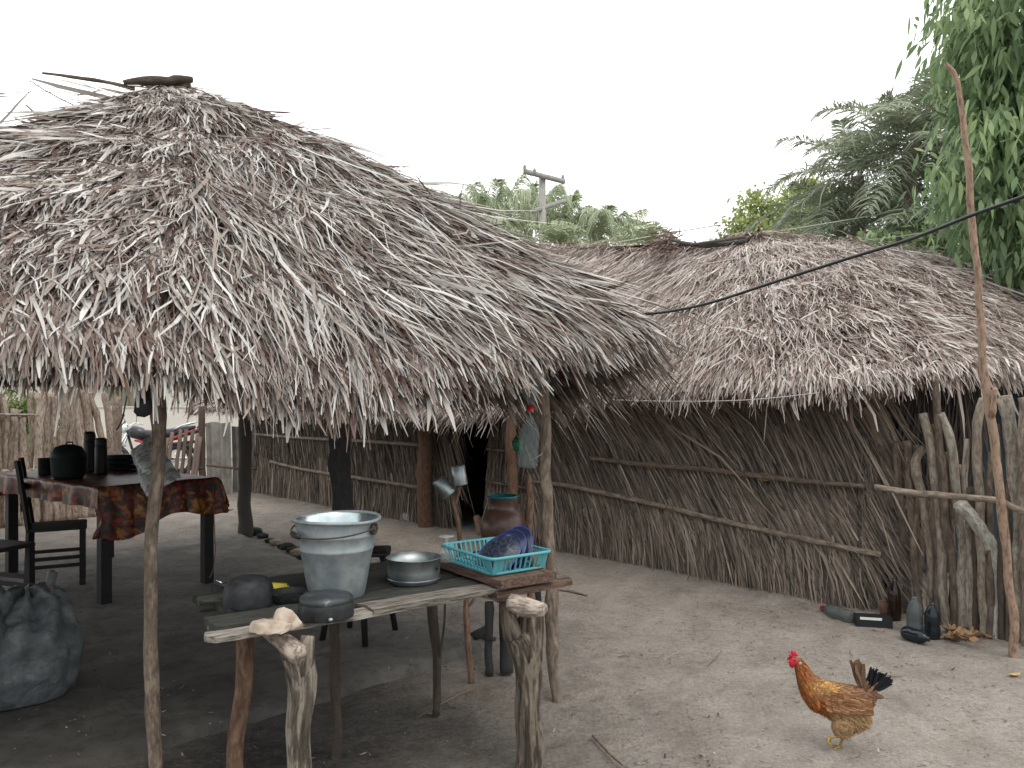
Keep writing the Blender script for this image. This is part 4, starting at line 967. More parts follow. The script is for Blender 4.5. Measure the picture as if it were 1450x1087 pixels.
# stool on the floor behind the bucket
sp_ = onz(520, 908, .045)
stl = thing('low_stool', 'small dark wooden stool mostly hidden behind the bucket', 'stool', sp_)
b = MB(); c = at(520, 785, 4.55); b.board(.36, .26, .03, Matrix.Translation(c+Vector((-.24, .06, 0))) @ Matrix.Rotation(.15, 4, 'Z'), nx=12, ny=5, rough=.008, T=.5); b.build('seat', M['blackwood'], stl)
zt = c.z
for (x, y) in ((456, 908), (517, 917), (560, 893), (495, 890)):
    f = onz(x, y, .04); b = MB(); b.tube([f, Vector((f.x*.6+(c.x-.06)*.4, f.y*.7+(c.y+.05)*.3, zt-.01))], [.018, .022], 8, T=.5); b.build('leg', M['blackwood'], stl)

# bottles tied to the corner post
M['petclear'] = glass('clear bottle plastic', (.55, .62, .62), .18, 1.3, .6)
def bottle_prof(r, h, neck=.28): return [(0, .004), (r*.8, 0), (r, .012), (r, h*.30), (r*.93, h*.36), (r*.98, h*.42), (r, h*.62), (r*.8, h*.76), (r*.42, h*.88), (r*.36, h*.90), (r*.36, h*.97), (0, h*.97)]
def bottle(name, loc, rot, r, h, m, lab, cap='whitep', cat='bottle', group=None):
    t = thing(name, lab, cat, loc, rot, group)
    b = MB(); b.lathe(bottle_prof(r, h), n=28, dent=.05); b.build('body', M[m] if isinstance(m, str) else m, t, world=False)
    if cap:
        b = MB(); b.lathe([(r*.42, h*.93), (r*.43, h*1.0), (0, h*1.0)], n=16); b.build('cap', M[cap], t, world=False)
    return t
bottle('plastic_bottle', at(747, 662, 3.72), (0, .06, 0), .05, .26, 'petclear', 'crumpled clear plastic bottle hanging by the corner post, lower of two', None)
bt_ = bottle('plastic_bottle', at(752, 520, 3.72), (0, 0, 0), .045, .19, 'petclear', 'dim plastic bottle tucked under the eave by the corner post, upper of two', None); bt_.rotation_euler = (PI, 0, 0); bt_.location = at(752, 520, 3.72)+Vector((0, 0, .0))
b = MB(); p_ = at(751, 578, 3.7); b.lathe([(.018, 0), (.018, .03), (0, .032)], p_-Vector((0, 0, .015)), n=18); tag(b.build('red_scrap', M['red'], None, loc=p_), 'small red plastic scrap hanging between the two hung bottles', 'scrap')
b = MB(); b.tube([at(745, 520, 3.72), at(748, 575, 3.72), at(754, 600, 3.72)], .0015, 5); b.tube([at(772, 640, 3.74), at(752, 652, 3.70), at(744, 630, 3.70)], .0015, 5)
tag(b.build('pale_string', M['cordw'], None, loc=at(748, 575, 3.72)), 'thin pale cord holding the plastic bottles to the corner post', 'cord')
b = MB(); p_ = at(734, 630, 4.3); b.lump(p_, (.028, .01, .045), 3, .5, 2, rot=(0, -.5, 0)); tag(b.build('scouring_pad', M['greenpl'], None, loc=p_), 'crumpled green plastic scrap hanging left of the clear bottle', 'scrap')
# ================================================================ dining table and what is on it
TZ = .87
Nn_ = onz(141, 690, TZ); Rr = onz(309, 676, TZ); Ll = onz(25, 669, TZ)
ax = (Rr-Nn_); ax.z = 0; LX = ax.length; ax.normalize(); ay = (Ll-Nn_); ay.z = 0; LY = ay.length; ay = Vector((-ax.y, ax.x, 0)); 
ta = math.atan2(ax.y, ax.x)
tc0 = Vector((Nn_.x, Nn_.y, 0))
tb = thing('dining_table', 'dark wooden dining table under the left side of the pavilion', 'table', tc0, (0, 0, ta))
b = MB(); b.box((LX/2, LY/2, TZ-.02), (LX-.01, LY-.01, .028)); b.build('tabletop', M['blackwood'], tb, world=False, smooth=False)
b = MB()
for y in (.06, LY-.06): b.box((LX/2, y, TZ-.085), (LX-.16, .025, .09))
for x in (.06, LX-.06): b.box((x, LY/2, TZ-.086), (.025, LY-.16, .088))
b.build('apron', M['blackwood'], tb, world=False, smooth=False)
for x in (.06, LX-.06):
    for y in (.06, LY-.06):
        b = MB(); b.box((x, y, (TZ-.034)/2+.02), (.075, .075, TZ-.036-.04), bev=.004); b.build('leg', M['blackwood'], tb, world=False, smooth=False)
# cloth: a sheet that lies on the top and falls over the edges in folds
def clothmat():
    m = bpy.data.materials.new('fruit and flower print oilcloth'); m.use_nodes = True
    N = m.node_tree.nodes; L = m.node_tree.links; b = N['Principled BSDF']; b.inputs['Roughness'].default_value = .42; b.inputs['Specular IOR Level'].default_value = .5
    at_ = N.new('ShaderNodeAttribute'); at_.attribute_name = 'grain'
    nz = N.new('ShaderNodeTexNoise'); nz.inputs['Scale'].default_value = 9; nz.inputs['Detail'].default_value = 3; L.new(at_.outputs['Vector'], nz.inputs['Vector'])
    mxv = N.new('ShaderNodeMix'); mxv.data_type = 'VECTOR'; mxv.inputs['Factor'].default_value = .3; L.new(at_.outputs['Vector'], mxv.inputs[4]); L.new(nz.outputs['Color'], mxv.inputs[5])
    vo = N.new('ShaderNodeTexVoronoi'); vo.inputs['Scale'].default_value = 17; L.new(mxv.outputs[1], vo.inputs['Vector'])
    sp = N.new('ShaderNodeSeparateColor'); L.new(vo.outputs['Color'], sp.inputs[0])
    r = N.new('ShaderNodeValToRGB'); r.color_ramp.interpolation = 'CONSTANT'; L.new(sp.outputs[0], r.inputs['Fac'])
    cols = [(0, (.26, .03, .015)), (.2, (.44, .13, .02)), (.38, (.08, .06, .03)), (.5, (.24, .035, .03)), (.68, (.50, .22, .03)), (.8, (.09, .07, .03)), (.9, (.35, .04, .04))]
    r.color_ramp.elements[0].color = (*cols[0][1], 1); r.color_ramp.elements[1].position = cols[1][0]; r.color_ramp.elements[1].color = (*cols[1][1], 1)
    for p, c in cols[2:]: e = r.color_ramp.elements.new(p); e.color = (*c, 1)
    r2 = N.new('ShaderNodeValToRGB'); L.new(vo.outputs['Distance'], r2.inputs['Fac']); r2.color_ramp.elements[0].color = (1.0, 1.0, 1.0, 1); r2.color_ramp.elements[1].color = (.16, .13, .10, 1); r2.color_ramp.elements[1].position = .7; r2.color_ramp.elements[0].position = .25
    mx = N.new('ShaderNodeMix'); mx.data_type = 'RGBA'; mx.blend_type = 'MULTIPLY'; mx.inputs['Factor'].default_value = 1; L.new(r.outputs[0], mx.inputs['A']); L.new(r2.outputs[0], mx.inputs['B'])
    vs = N.new('ShaderNodeVectorMath'); vs.operation = 'SCALE'; vs.inputs['Scale'].default_value = .85; L.new(mx.outputs['Result'], vs.inputs[0]); L.new(vs.outputs[0], b.inputs['Base Color'])
    return m
nu, nv = 90, 120
ov = .40
V = []; U = []
for i in range(nu+1):
    for j in range(nv+1):
        x = -.16+(LX+.36)*i/nu; y = -ov+(LY+ov+.2)*j/nv
        ex = max(0, -x, x-LX); ey = max(0, -y, y-LY)
        lim = .37-.13*(max(0, min(1, x/LX)))+.05*math.sin(x*9)
        if y < 0: ey = min(-y, lim)
        dn = max(ex, ey)+.25*min(ex, ey)
        fx = .02*math.sin(y*16+1)+.012*math.sin(y*37); fy = .028*math.sin(x*15)+.014*math.sin(x*33+1)
        X_ = min(max(x, -.012), LX+.012)+(fx*min(1, ex*6)*(-1 if x < 0 else 1)+(.25*ex*(1 if x > LX else -1) if ex > 0 and ey > 0.02 else 0))*(1 if ex > 0 else 0)
        Y_ = min(max(y, -.012), LY+.012)-(abs(fy)*min(1, ey*5)+.05*ey)*(1 if y < 0 else -1)*(1 if ey > 0 else 0)
        if ex > 0 and ey > 0: Y_ += -.18*ex*(1 if y < 0 else -1)
        V.append((X_, Y_, TZ+.004-dn*.97+.0015*math.sin(x*30)*math.sin(y*23))); U.append((x, y, 0))
F = [(i*(nv+1)+j, (i+1)*(nv+1)+j, (i+1)*(nv+1)+j+1, i*(nv+1)+j+1) for i in range(nu) for j in range(nv)]
b = MB(); b.add(V, F, .5, U); cl = b.build('tablecloth', clothmat(), None); cl.location = tc0; cl.rotation_euler = (0, 0, ta)
tag(cl, 'red and orange fruit and flower print cloth hanging over the dining table', 'tablecloth')
b = MB(); pr = at(245, 697, 5.80)
fr_ = ax.cross(Vector((0, 0, 1))).normalized()
b.tube([pr+ax*(.073*math.cos(a))+Vector((0, 0, .073*math.sin(a)))+fr_*.0 for a in np.linspace(0, 2*PI, 33)[:-1]], .003, 5, closed=True, caps=False)
def on_table(px, py): return onz(px, py, TZ+.006)
p_ = on_table(64, 672); b = MB(); b.lathe([(0, 0), (.045, 0), (.05, .01), (.052, .13), (.056, .135), (.05, .13), (.046, .01), (0, .01)], n=28); pt = thing('small_pot', 'small dark straight pot at the left end of the dining table', 'pot', p_); b.build('body', M['iron'], pt, world=False)
p_ = on_table(97, 677)
ct = thing('lidded_basin', 'large dark green rounded basin with a lid on the dining table', 'basin', p_)
b = MB(); b.lathe([(0, 0), (.10, 0), (.115, .03), (.125, .16), (.128, .165)], n=36, dent=.02); b.build('body', M['darkgreen'], ct, world=False)
b = MB(); b.lathe([(.128, .166), (.12, .20), (.09, .245), (.04, .262), (0, .264)], n=36, dent=.03)
b.build('lid', M['darkgreen'], ct, world=False)
b = MB(); b.tube([(-.02, 0, .262), (-.015, 0, .278), (.03, 0, .28), (.035, 0, .262)], .006, 6); b.build('lid_knob', M['iron'], ct, world=False)
for px, py, r_, h_, lab in ((127, 668, .047, .345, 'tall black vacuum flask with rounded cap on the dining table, the taller one'), (143, 671, .046, .30, 'black vacuum flask with square shoulders on the dining table, the shorter one')):
    p_ = on_table(px, py); f = thing('vacuum_flask', lab, 'flask', p_, (0, 0, 0), 'vacuum flasks on the dining table')
    b = MB(); b.lathe([(0, 0), (r_, 0), (r_*1.02, .01), (r_, h_*.72), (r_*.94, h_*.75)], n=28); b.build('body', M['blackrub'], f, world=False)
    b = MB(); b.lathe([(r_*.93, h_*.752), (r_*.95, h_*.76), (r_*.93, h_*.94), (r_*.75, h_*.99), (0, h_)], n=28); b.build('cap', M['blackrub'], f, world=False)
p_ = on_table(169, 664); tr = thing('baking_tray', 'stack of dark trays and a knife on the far side of the dining table', 'trays', p_, (0, 0, ta))
for k in range(3):
    b = MB(); b.box((0, 0, .02+k*.045), (.24-.01*k, .34, .036), bev=.01); b.build('tray', M['iron'], tr, world=False)
b = MB(); b.box((.06, -.24, .012), (.2, .02, .004), (0, 0, .6), bev=.001); b.build('knife_blade', M['chrome'], tr, world=False)
# pale woven sack draped over the table corner
def sackprint():
    m = mat('woven rice sack', [(.3, (.56, .61, .60)), (.7, (.74, .77, .75))], scale=9, bump=.4, bumpdist=.01, rough=.7, spec=.35)
    N = m.node_tree.nodes; L = m.node_tree.links; b = N['Principled BSDF']; src = b.inputs['Base Color'].links[0].from_socket
    at_ = N.new('ShaderNodeAttribute'); at_.attribute_name = 'grain'
    mp = N.new('ShaderNodeMapping'); L.new(at_.outputs['Vector'], mp.inputs[0]); mp.inputs['Scale'].default_value = (34, 9, 1); mp.inputs['Rotation'].default_value = (0, 0, .3)
    n = N.new('ShaderNodeTexNoise'); n.inputs['Scale'].default_value = 1.6; n.inputs['Detail'].default_value = 1; L.new(mp.outputs[0], n.inputs['Vector'])
    r = N.new('ShaderNodeValToRGB'); L.new(n.outputs['Fac'], r.inputs['Fac']); r.color_ramp.elements[0].position = .54; r.color_ramp.elements[0].color = (0, 0, 0, 1); r.color_ramp.elements[1].position = .58; r.color_ramp.elements[1].color = (.6, .6, .6, 1)
    mx = N.new('ShaderNodeMix'); mx.data_type = 'RGBA'; L.new(r.outputs[0], mx.inputs['Factor']); L.new(src, mx.inputs['A']); mx.inputs['B'].default_value = (.14, .16, .18, 1); L.new(mx.outputs['Result'], b.inputs['Base Color'])
    return m
# outline read from the photo, at the table's front edge
cor = [at(216, 614, 5.75), at(257, 676, 5.62), at(208, 703, 5.38), at(184, 640, 5.6)]
V = []; U = []; n = 26
for i in range(n+1):
    for j in range(n+1):
        u, v = i/n, j/n
        p = (cor[0]*(1-u)+cor[1]*u)*(1-v)+(cor[3]*(1-u)+cor[2]*u)*v
        p = p+Vector((0, -1, 0))*(.10*math.sin(PI*u)*math.sin(PI*v)+.05*mnoise.noise(Vector((u*3, v*4, 2)))+.03*abs(mnoise.noise(Vector((u*6, v*5, 2)))))+Vector((.02*mnoise.noise(Vector((v*6, u*3, 8))), 0, .02*mnoise.noise(Vector((u*7, v*2, 5)))))
        V.append(tuple(p)); U.append((u*.35, v*.35, 0))
F = [(i*(n+1)+j, (i+1)*(n+1)+j, (i+1)*(n+1)+j+1, i*(n+1)+j+1) for i in range(n) for j in range(n)]
b = MB(); b.add(V, F, .5, U); tag(b.build('woven_sack', sackprint(), None, loc=cor[2]), 'crumpled pale woven sack with faint grey print slung over the dining table edge', 'sack')
b = MB(); b.tube([at(302, 688, 5.95), at(303, 730, 5.95), at(305, 780, 5.95), at(302, 806, 5.95), at(297, 818, 5.9)], .004, 5); tag(b.build('hanging_string', M['cordbr'], None, loc=at(303, 760, 5.95)), 'brown string dangling from the right corner of the dining table', 'string')

# chairs
def chair(loc, rz, lab):
    c = thing('wooden_chair', lab, 'chair', loc, (0, 0, rz), 'dark wooden chairs by the dining table')
    s = .40
    b = MB(); b.box((s/2, 0, .445), (s, .40, .03), bev=.006); b.build('seat', M['blackwood'], c, world=False, smooth=False)
    for y in (-.18, .18):
        b = MB(); b.tube([(-.06, y, .98), (-.02, y, .7), (.015, y, .44), (.0, y, 0)], .021, 4, T=.5); b.build('leg', M['blackwood'], c, world=False, smooth=False)
        b = MB(); b.box((s-.03, y, .215), (.042, .042, .43), bev=.003); b.build('leg', M['blackwood'], c, world=False, smooth=False)
        for z in (.14, .20):
            b = MB(); b.box((s/2-.005, y, z+.02), (s-.07, .018, .028)); b.build('stretcher', M['blackwood'], c, world=False, smooth=False)
    for z in (.62, .76, .92):
        b = MB(); b.box((-.03-.1*(z-.62), 0, z), (.02, .34, .055), (0, -.15, 0), bev=.003); b.build('back_slat', M['blackwood'], c, world=False, smooth=False)
    return c
chair(onz(40, 828, .045), .5, 'dark wooden chair drawn up under the left side of the dining table')
chair(onz(-48, 865, .045), -.35, 'dark chair whose leaning leg shows at the left border')

# tied sack in the near left
sk_ = onz(15, 985, .04)
sc = thing('tied_sack', 'bulging blue grey sack tied at the neck on the floor at the near left', 'sack', sk_)
def sackbody(c, sx, sy, sz, neck, q, name, parent):
    bm = bmesh.new(); bmesh.ops.create_uvsphere(bm, u_segments=96, v_segments=72, radius=1)
    for v in bm.verts:
        d = v.co.normalized(); th = math.atan2(d.y, d.x); ph = math.acos(max(-1, min(1, d.z)))/PI     # 0 top .. 1 bottom
        fold = .05*math.sin(th*9+4*ph+q)*max(0, 1-ph*1.9)+.022*math.sin(th*17+q)*max(0, 1-ph*1.6)
        r = 1+fold+.10*mnoise.noise(d*1.7+Vector((q, 0, 0)))+.05*mnoise.noise(d*4.5+Vector((q, 3, 0)))+.035*abs(mnoise.noise(d*7+Vector((q, 8, 0))))+.02*abs(mnoise.noise(d*16+Vector((q, 8, 3))))
        z = d.z
        if z < -.55: z = -.55-(abs(z)-.55)*.15
        v.co = Vector((d.x*sx*r+neck[0]*max(0, d.z)**3*.6, d.y*sy*r+neck[1]*max(0, d.z)**3*.6, (z+.60)*sz*(1 if z < 0 else r)))
    b = MB(); b.bm(bm, c); return b.build(name, M['sackmat'], parent, world=False)
sackbody((0, 0, 0), .31, .30, .315, (.12, 0), 3.1, 'body', sc)
nb = at(72, 836, 3.75)-sk_
b = MB(); b.tube([nb+Vector((-.02, 0, -.06)), nb+Vector((0, 0, -.01)), nb+Vector((.0, 0, .005)), nb+Vector((.0, 0, .04)), nb+Vector((.008, 0, .085)), nb+Vector((.004, 0, .10))], [.05, .018, .011, .021, .023, .006], 14, lump=.3); b.build('neck', M['sackmat'], sc, world=False)
b = MB(); b.tube([nb+Vector((.013*math.cos(a), .013*math.sin(a), .002+.001*a)) for a in np.linspace(0, 18, 50)], .0025, 5); b.build('tie', M['cordbr'], sc, world=False)
sk2 = onz(-75, 1010, .04); sc2 = thing('grain_sack', 'dusty blue grey sack slumped at the left border beside the tied sack', 'sack', sk2); sackbody((0, 0, 0), .27, .25, .40, (.05, 0), 7.7, 'body', sc2)

# ================================================================ stones edging the floor
k = 0
for px, py, s_ in ((360, 757, .10), (372, 762, .07), (383, 768, .06), (392, 771, .075), (401, 776, .06), (408, 778, .08), (416, 782, .07), (424, 786, .09), (432, 793, .08), (442, 800, .07)):
    p_ = onz(px, py); b = MB(); b.lump(p_+Vector((0, 0, s_*.35)), (s_, s_*.7, s_*.5), 2, .35, 1.8); k += 1
    tag(b.build('edging_stone', M['rock'] if k % 4 == 0 else M['smoked'], None, loc=p_, sharp=30), ('squared stone block against the foot of the far left post' if k == 1 else 'rough dark stone in the row edging the pavilion floor'), 'stone', 'stones edging the pavilion floor')

# ================================================================ left pole fence, gate, sheets, outside
lf = thing('pole_fence', 'tall fence of close pale crooked poles on the left', 'fence', onz(80, 740))
x = -190.
i_ = 0
while x < 158:
    wv_ = random.uniform(7, 12); yb = 747-.14*x*.9; s_ = (yb-HY)/CAM_H; Yd = FOC/s_
    topy = random.uniform(545, 562) if (x < 14 or x > 44) else random.uniform(578, 612)
    lean = random.uniform(-7, 7) if x < 100 else random.uniform(-22, -8)
    pts = [(x+lean, topy), (x+lean*.6+random.uniform(-4, 4), topy+(yb-topy)*.3), (x+lean*.2+random.uniform(-3, 3), topy+(yb-topy)*.65), (x, yb+3)]
    r_ = wv_/2*Yd/FOC
    b = MB(); Yv = Yd+random.uniform(-.05, .08); b.pole([at(a, c, Yv) for a, c in pts], [r_*.98, r_*1.05, r_*1.05, r_*1.08], n=8, sub=5, T=random.uniform(.3, .75), crook=.015); b.build('pole', M['polepale'], lf)
    x += wv_*random.uniform(.68, .92); i_ += 1
for y0, y1, r_, m_, off in ((583, 587, .012, 'leafyellow', -.12), (660, 664, .028, 'pole', -.12)):
    b = MB(); b.pole([onz(-190, 771)*1+Vector((0, off, 1.45-(y0-HY)*.0083)), onz(70, 738)+Vector((0, off, 1.45-(y1-HY)*.0088))], r_, T=.8); b.build('rail', M['plankpale'], lf)
pr_ = [(166, 562), (166, 620), (167, 660), (168, 716)]
b = MB(); b.pole([at(x_, y_, 11.0) for x_, y_ in pr_], .062, T=.35); tag(b.build('gate_post', M['polepale'], None, loc=onz(168, 716)), 'thick pale post with a thin branch leaning on it, left of the motorcycle', 'post')
b = MB(); b.pole([at(183, 545, 10.6), at(174, 590, 10.7), at(165, 608, 10.9)], [.009, .012, .014], n=6); b.pole([at(172, 603, 10.7), at(178, 596, 10.7)], .008, n=6); tag(b.build('leaning_branch', M['smoked'], None, loc=at(165, 608, 10.9)), 'thin dark bare branch leaning against the thick pale post', 'branch')
b = MB(); b.pole([at(285, 575, 12.2), at(286, 630, 12.2), at(288, 708, 12.2)], .05, T=.2); tag(b.build('gate_post', M['gatewood'], None, loc=onz(288, 708)), 'brown post at the right end of the picket gate', 'post')
gt = thing('picket_gate', 'leaning grey picket gate with angled tops', 'gate', onz(262, 703))
for x_, y_ in ((236, 620), (243, 612), (255, 608), (263, 607), (272, 610), (279, 613), (283, 618)):
    b = MB(); p0 = at(x_-9, 698, 12.1); p1 = at(x_+1, y_, 12.1); b.board((p1-p0).length, .055, .018, Matrix.Translation(p0) @ Matrix.Rotation(0, 4, 'Z') @ (p1-p0).to_track_quat('X', 'Y').to_matrix().to_4x4(), nx=6, ny=2, rough=.01, T=random.uniform(.3, .7)); b.build('picket', M['gatewood'], gt)
for y_ in (630, 668, 690):
    b = MB(); p0 = at(226, y_, 12.16); p1 = at(287, y_-6, 12.16); b.pole([p0, p1], .022, T=.2); b.build('rail', M['gatewood'], gt)
# corrugated sheets closing the gap to the house
def corr(x0, x1, y0, y1, Y, lab, lean):
    V = []; n = 60
    for j in range(7):
        for i in range(n+1):
            u = i/n; v = j/6
            p = at(x0+(x1-x0)*u+lean*(1-v), y0+(y1-y0)*v, Y)
            p.z = max(p.z, -.03) if v == 1 else p.z
            V.append((p.x, p.y+.022*math.sin(u*2*PI*(x1-x0)/13.), p.z+.01*math.sin(u*9+x0)*(1-v)))
    F = [(j*(n+1)+i, j*(n+1)+i+1, (j+1)*(n+1)+i+1, (j+1)*(n+1)+i) for j in range(6) for i in range(n)]
    b = MB(); b.add(V, F); return tag(b.build('corrugated_sheet', M['asb'], None, loc=at((x0+x1)/2, y1, Y)), lab, 'sheet', 'corrugated sheets closing the fence')
corr(294, 330, 598, 703, 12.3, 'leaning corrugated grey sheet next to the picket gate', -3)
corr(330, 368, 603, 700, 12.5, 'corrugated grey sheet between the dark far post and the house wall', -2)
b = MB(); b.pole([at(292, 658, 12.15), at(345, 664, 12.3), at(368, 662, 12.4)], .02, T=.3); tag(b.build('sheet_rail', M['pole'], None, loc=at(345, 664, 12.3)), 'thin pole tied across the corrugated sheets', 'pole')
b = MB(); p_ = onz(379, 698); b.lump(p_+Vector((0, 0, .07)), (.06, .05, .09), 3, .4); tag(b.build('blue_bundle', M['bluecloth'], None, loc=p_), 'small blue bundle on the sand by the corrugated sheet', 'bundle')
b = MB(); p_ = onz(584, 741); b.lump(p_+Vector((0, 0, .07)), (.11, .08, .09), 4, .6, 2.4, flat=.8); tag(b.build('white_rag', M['rag'], None, loc=p_), 'crumpled whitish rag at the foot of the reddish house post', 'rag')
b = MB(); p_ = onz(680, 762); b.pole([p_+Vector((.02, 0, -.02)), p_+Vector((-.0, 0, .12)), p_+Vector((-.04, 0, .24))], [.05, .05, .035], T=.6); tag(b.build('wood_stump', M['polebrown'], None, loc=p_), 'short peeled stump standing in front of the doorway', 'stump')
# ================================================================ motorcycle beyond the gate (local x forward to the left of the picture)
mp0 = at(207, 690, 15.6); mp0.z = 0
mo = thing('motorcycle', 'black motorcycle with red side stripe parked beyond the gate', 'motorcycle', mp0, (0, 0, PI+.05))
def wheel(x, nm='wheel'):
    b = MB(); b.tube([(x+.27*math.cos(a), 0, .31+.27*math.sin(a)) for a in np.linspace(0, 2*PI, 37)[:-1]], .05, 8, closed=True, caps=False); wl = b.build('wheel', M['blackrub'], mo, world=False)
    b = MB(); b.tube([(x+.215*math.cos(a), 0, .31+.215*math.sin(a)) for a in np.linspace(0, 2*PI, 37)[:-1]], .014, 6, closed=True, caps=False)
    for k in range(10):
        a = k*PI/5; b.tube([(x, .02, .31), (x+.21*math.cos(a), 0, .31+.21*math.sin(a))], .005, 4)
    b.tube([(x, -.05, .31), (x, .05, .31)], .035, 10); b.build('rim', M['chrome'], wl, world=False)
wheel(.62); wheel(-.62)
b = MB(); b.tube([(-.62, -.09, .31), (-.2, -.08, .36), (.1, 0, .38), (.28, 0, .55), (.36, 0, .82)], .028, 8); b.tube([(-.5, 0, .78), (-.1, 0, .68), (.3, 0, .80)], .028, 8); b.build('frame', M['blackrub'], mo, world=False)
b = MB(); b.lump((.05, 0, .40), (.18, .13, .16), 3, .15); b.build('engine', M['iron'], mo, world=False)
b = MB(); b.tube([(.1, -.12, .30), (-.2, -.14, .26), (-.75, -.15, .33)], [.02, .025, .04], 10); b.build('exhaust', M['chrome'], mo, world=False)
b = MB(); b.tube([(.36, -.07, .86), (.62, -.07, .31)], .02, 8); b.tube([(.36, .07, .86), (.62, .07, .31)], .02, 8); b.build('fork', M['chrome'], mo, world=False)
b = MB(); b.tube([(-.05, 0, .80), (.10, 0, .86), (.24, 0, .90), (.36, 0, .86)], [.06, .12, .13, .06], 14, sx=1.0); b.build('fuel_tank', M['seat'], mo, world=False)
b = MB(); b.tube([(-.98, 0, .99), (-.80, 0, .945), (-.5, 0, .87), (-.2, 0, .83), (.0, 0, .86), (.08, 0, .92)], [.03, .075, .095, .095, .08, .03], 14); b.build('saddle', M['seat'], mo, world=False)
b = MB(); b.tube([(-.98, .09, .93), (-.6, .11, .77), (-.1, .12, .66), (.18, .11, .72)], [.015, .03, .035, .02], 8); b.tube([(-.98, -.09, .93), (-.6, -.11, .77), (-.1, -.12, .66), (.18, -.11, .72)], [.02, .045, .055, .03], 8); b.build('side_panel', M['red'], mo, world=False)
b = MB(); b.tube([(-.55, 0, .80), (-.85, 0, .87), (-1.12, 0, .92)], [.06, .06, .035], 8); b.build('tail', M['blackrub'], mo, world=False)
b = MB(); b.lump((-1.1, .0, 1.0), (.10, .05, .045), 3, .1, rot=(0, .35, 0)); b.build('tail_light', M['red'], mo, world=False)
b = MB()
for s_ in (-1, 1): b.tube([(-.58, s_*.11, .93), (-.75, s_*.12, 1.02), (-.98, s_*.08, 1.08)], .014, 8)
b.tube([(-.98, -.08, 1.08), (-.98, .08, 1.08)], .014, 8); b.build('grab_rail', M['chrome'], mo, world=False)
b = MB(); b.tube([(.22, -.36, 1.04), (.32, -.2, 1.06), (.36, 0, 1.0), (.32, .2, 1.06), (.22, .36, 1.04)], .014, 8); b.build('handlebar', M['chrome'], mo, world=False)
for s_ in (-1, 1):
    b = MB(); b.tube([(.3, s_*.24, 1.05), (.32, s_*.3, 1.2)], .006, 6); b.lump((.31, s_*.32, 1.23), (.012, .06, .04), 2, .05); b.build('mirror', M['blackrub'], mo, world=False)
b = MB(); b.lump((.46, 0, .95), (.09, .09, .09), 3, .05); b.build('headlight', M['whitep'], mo, world=False)
b = MB(); b.tube([(.40, 0, .62), (.62, 0, .66), (.85, 0, .55)], [.03, .075, .03], 8); b.build('front_fender', M['whitep'], mo, world=False)
b = MB(); b.tube([(-.5, 0, .62), (-.8, 0, .64), (-.98, 0, .45)], [.05, .07, .04], 8); b.build('rear_fender', M['blackrub'], mo, world=False)

# low cream wall and a house across the lane
b = MB(); p_ = at(235, 640, 20.5); p_.z = 0; b.box((p_.x-.6, p_.y, .68), (11, .18, 1.36), bev=.02); b.box((p_.x-.6, p_.y, 1.375), (11, .24, .03)); tag(b.build('garden_wall', M['plaster'], None, loc=(p_.x, p_.y, 0), smooth=False), 'low cream plastered wall across the lane behind the motorcycle', 'wall')
fh = thing('neighbour_house', 'cream house with olive shutters across the lane seen over the low wall', 'house', (-13, 27, 0))
b = MB(); b.box((-13, 27, 1.4), (14, .3, 2.8)); b.box((-19.9, 30, 1.4), (.2, 5.7, 2.8)); b.box((-6.1, 30, 1.4), (.2, 5.7, 2.8)); b.box((-13, 33, 1.4), (14, .3, 2.8)); b.build('wall', M['plaster'], fh, smooth=False)
b = MB()
V = [(-20.5, 26.3, 2.7), (-5.5, 26.3, 2.7), (-5.5, 33.7, 2.7), (-20.5, 33.7, 2.7), (-20.5, 30, 4.1), (-5.5, 30, 4.1)]
b.add(V, [(0, 1, 5, 4), (2, 3, 4, 5), (1, 2, 5), (3, 0, 4)]); b.build('roof', M['rooftile'], fh, smooth=False)
for x_ in (184, 200): 
    p_ = at(x_ if x_ < 190 else 208, 560, 26.8); b = MB(); b.box((p_.x, 26.82, 1.55), (.9 if x_ < 190 else .25, .08, 1.1)); b.build('shutter', M['greenwall'], fh, smooth=False)
p_ = at(166, 560, 26.8)
b = MB(); b.box((p_.x, 26.8, 1.05), (.8, .1, 2.1)); b.build('door', M['greenwall'], fh, smooth=False)

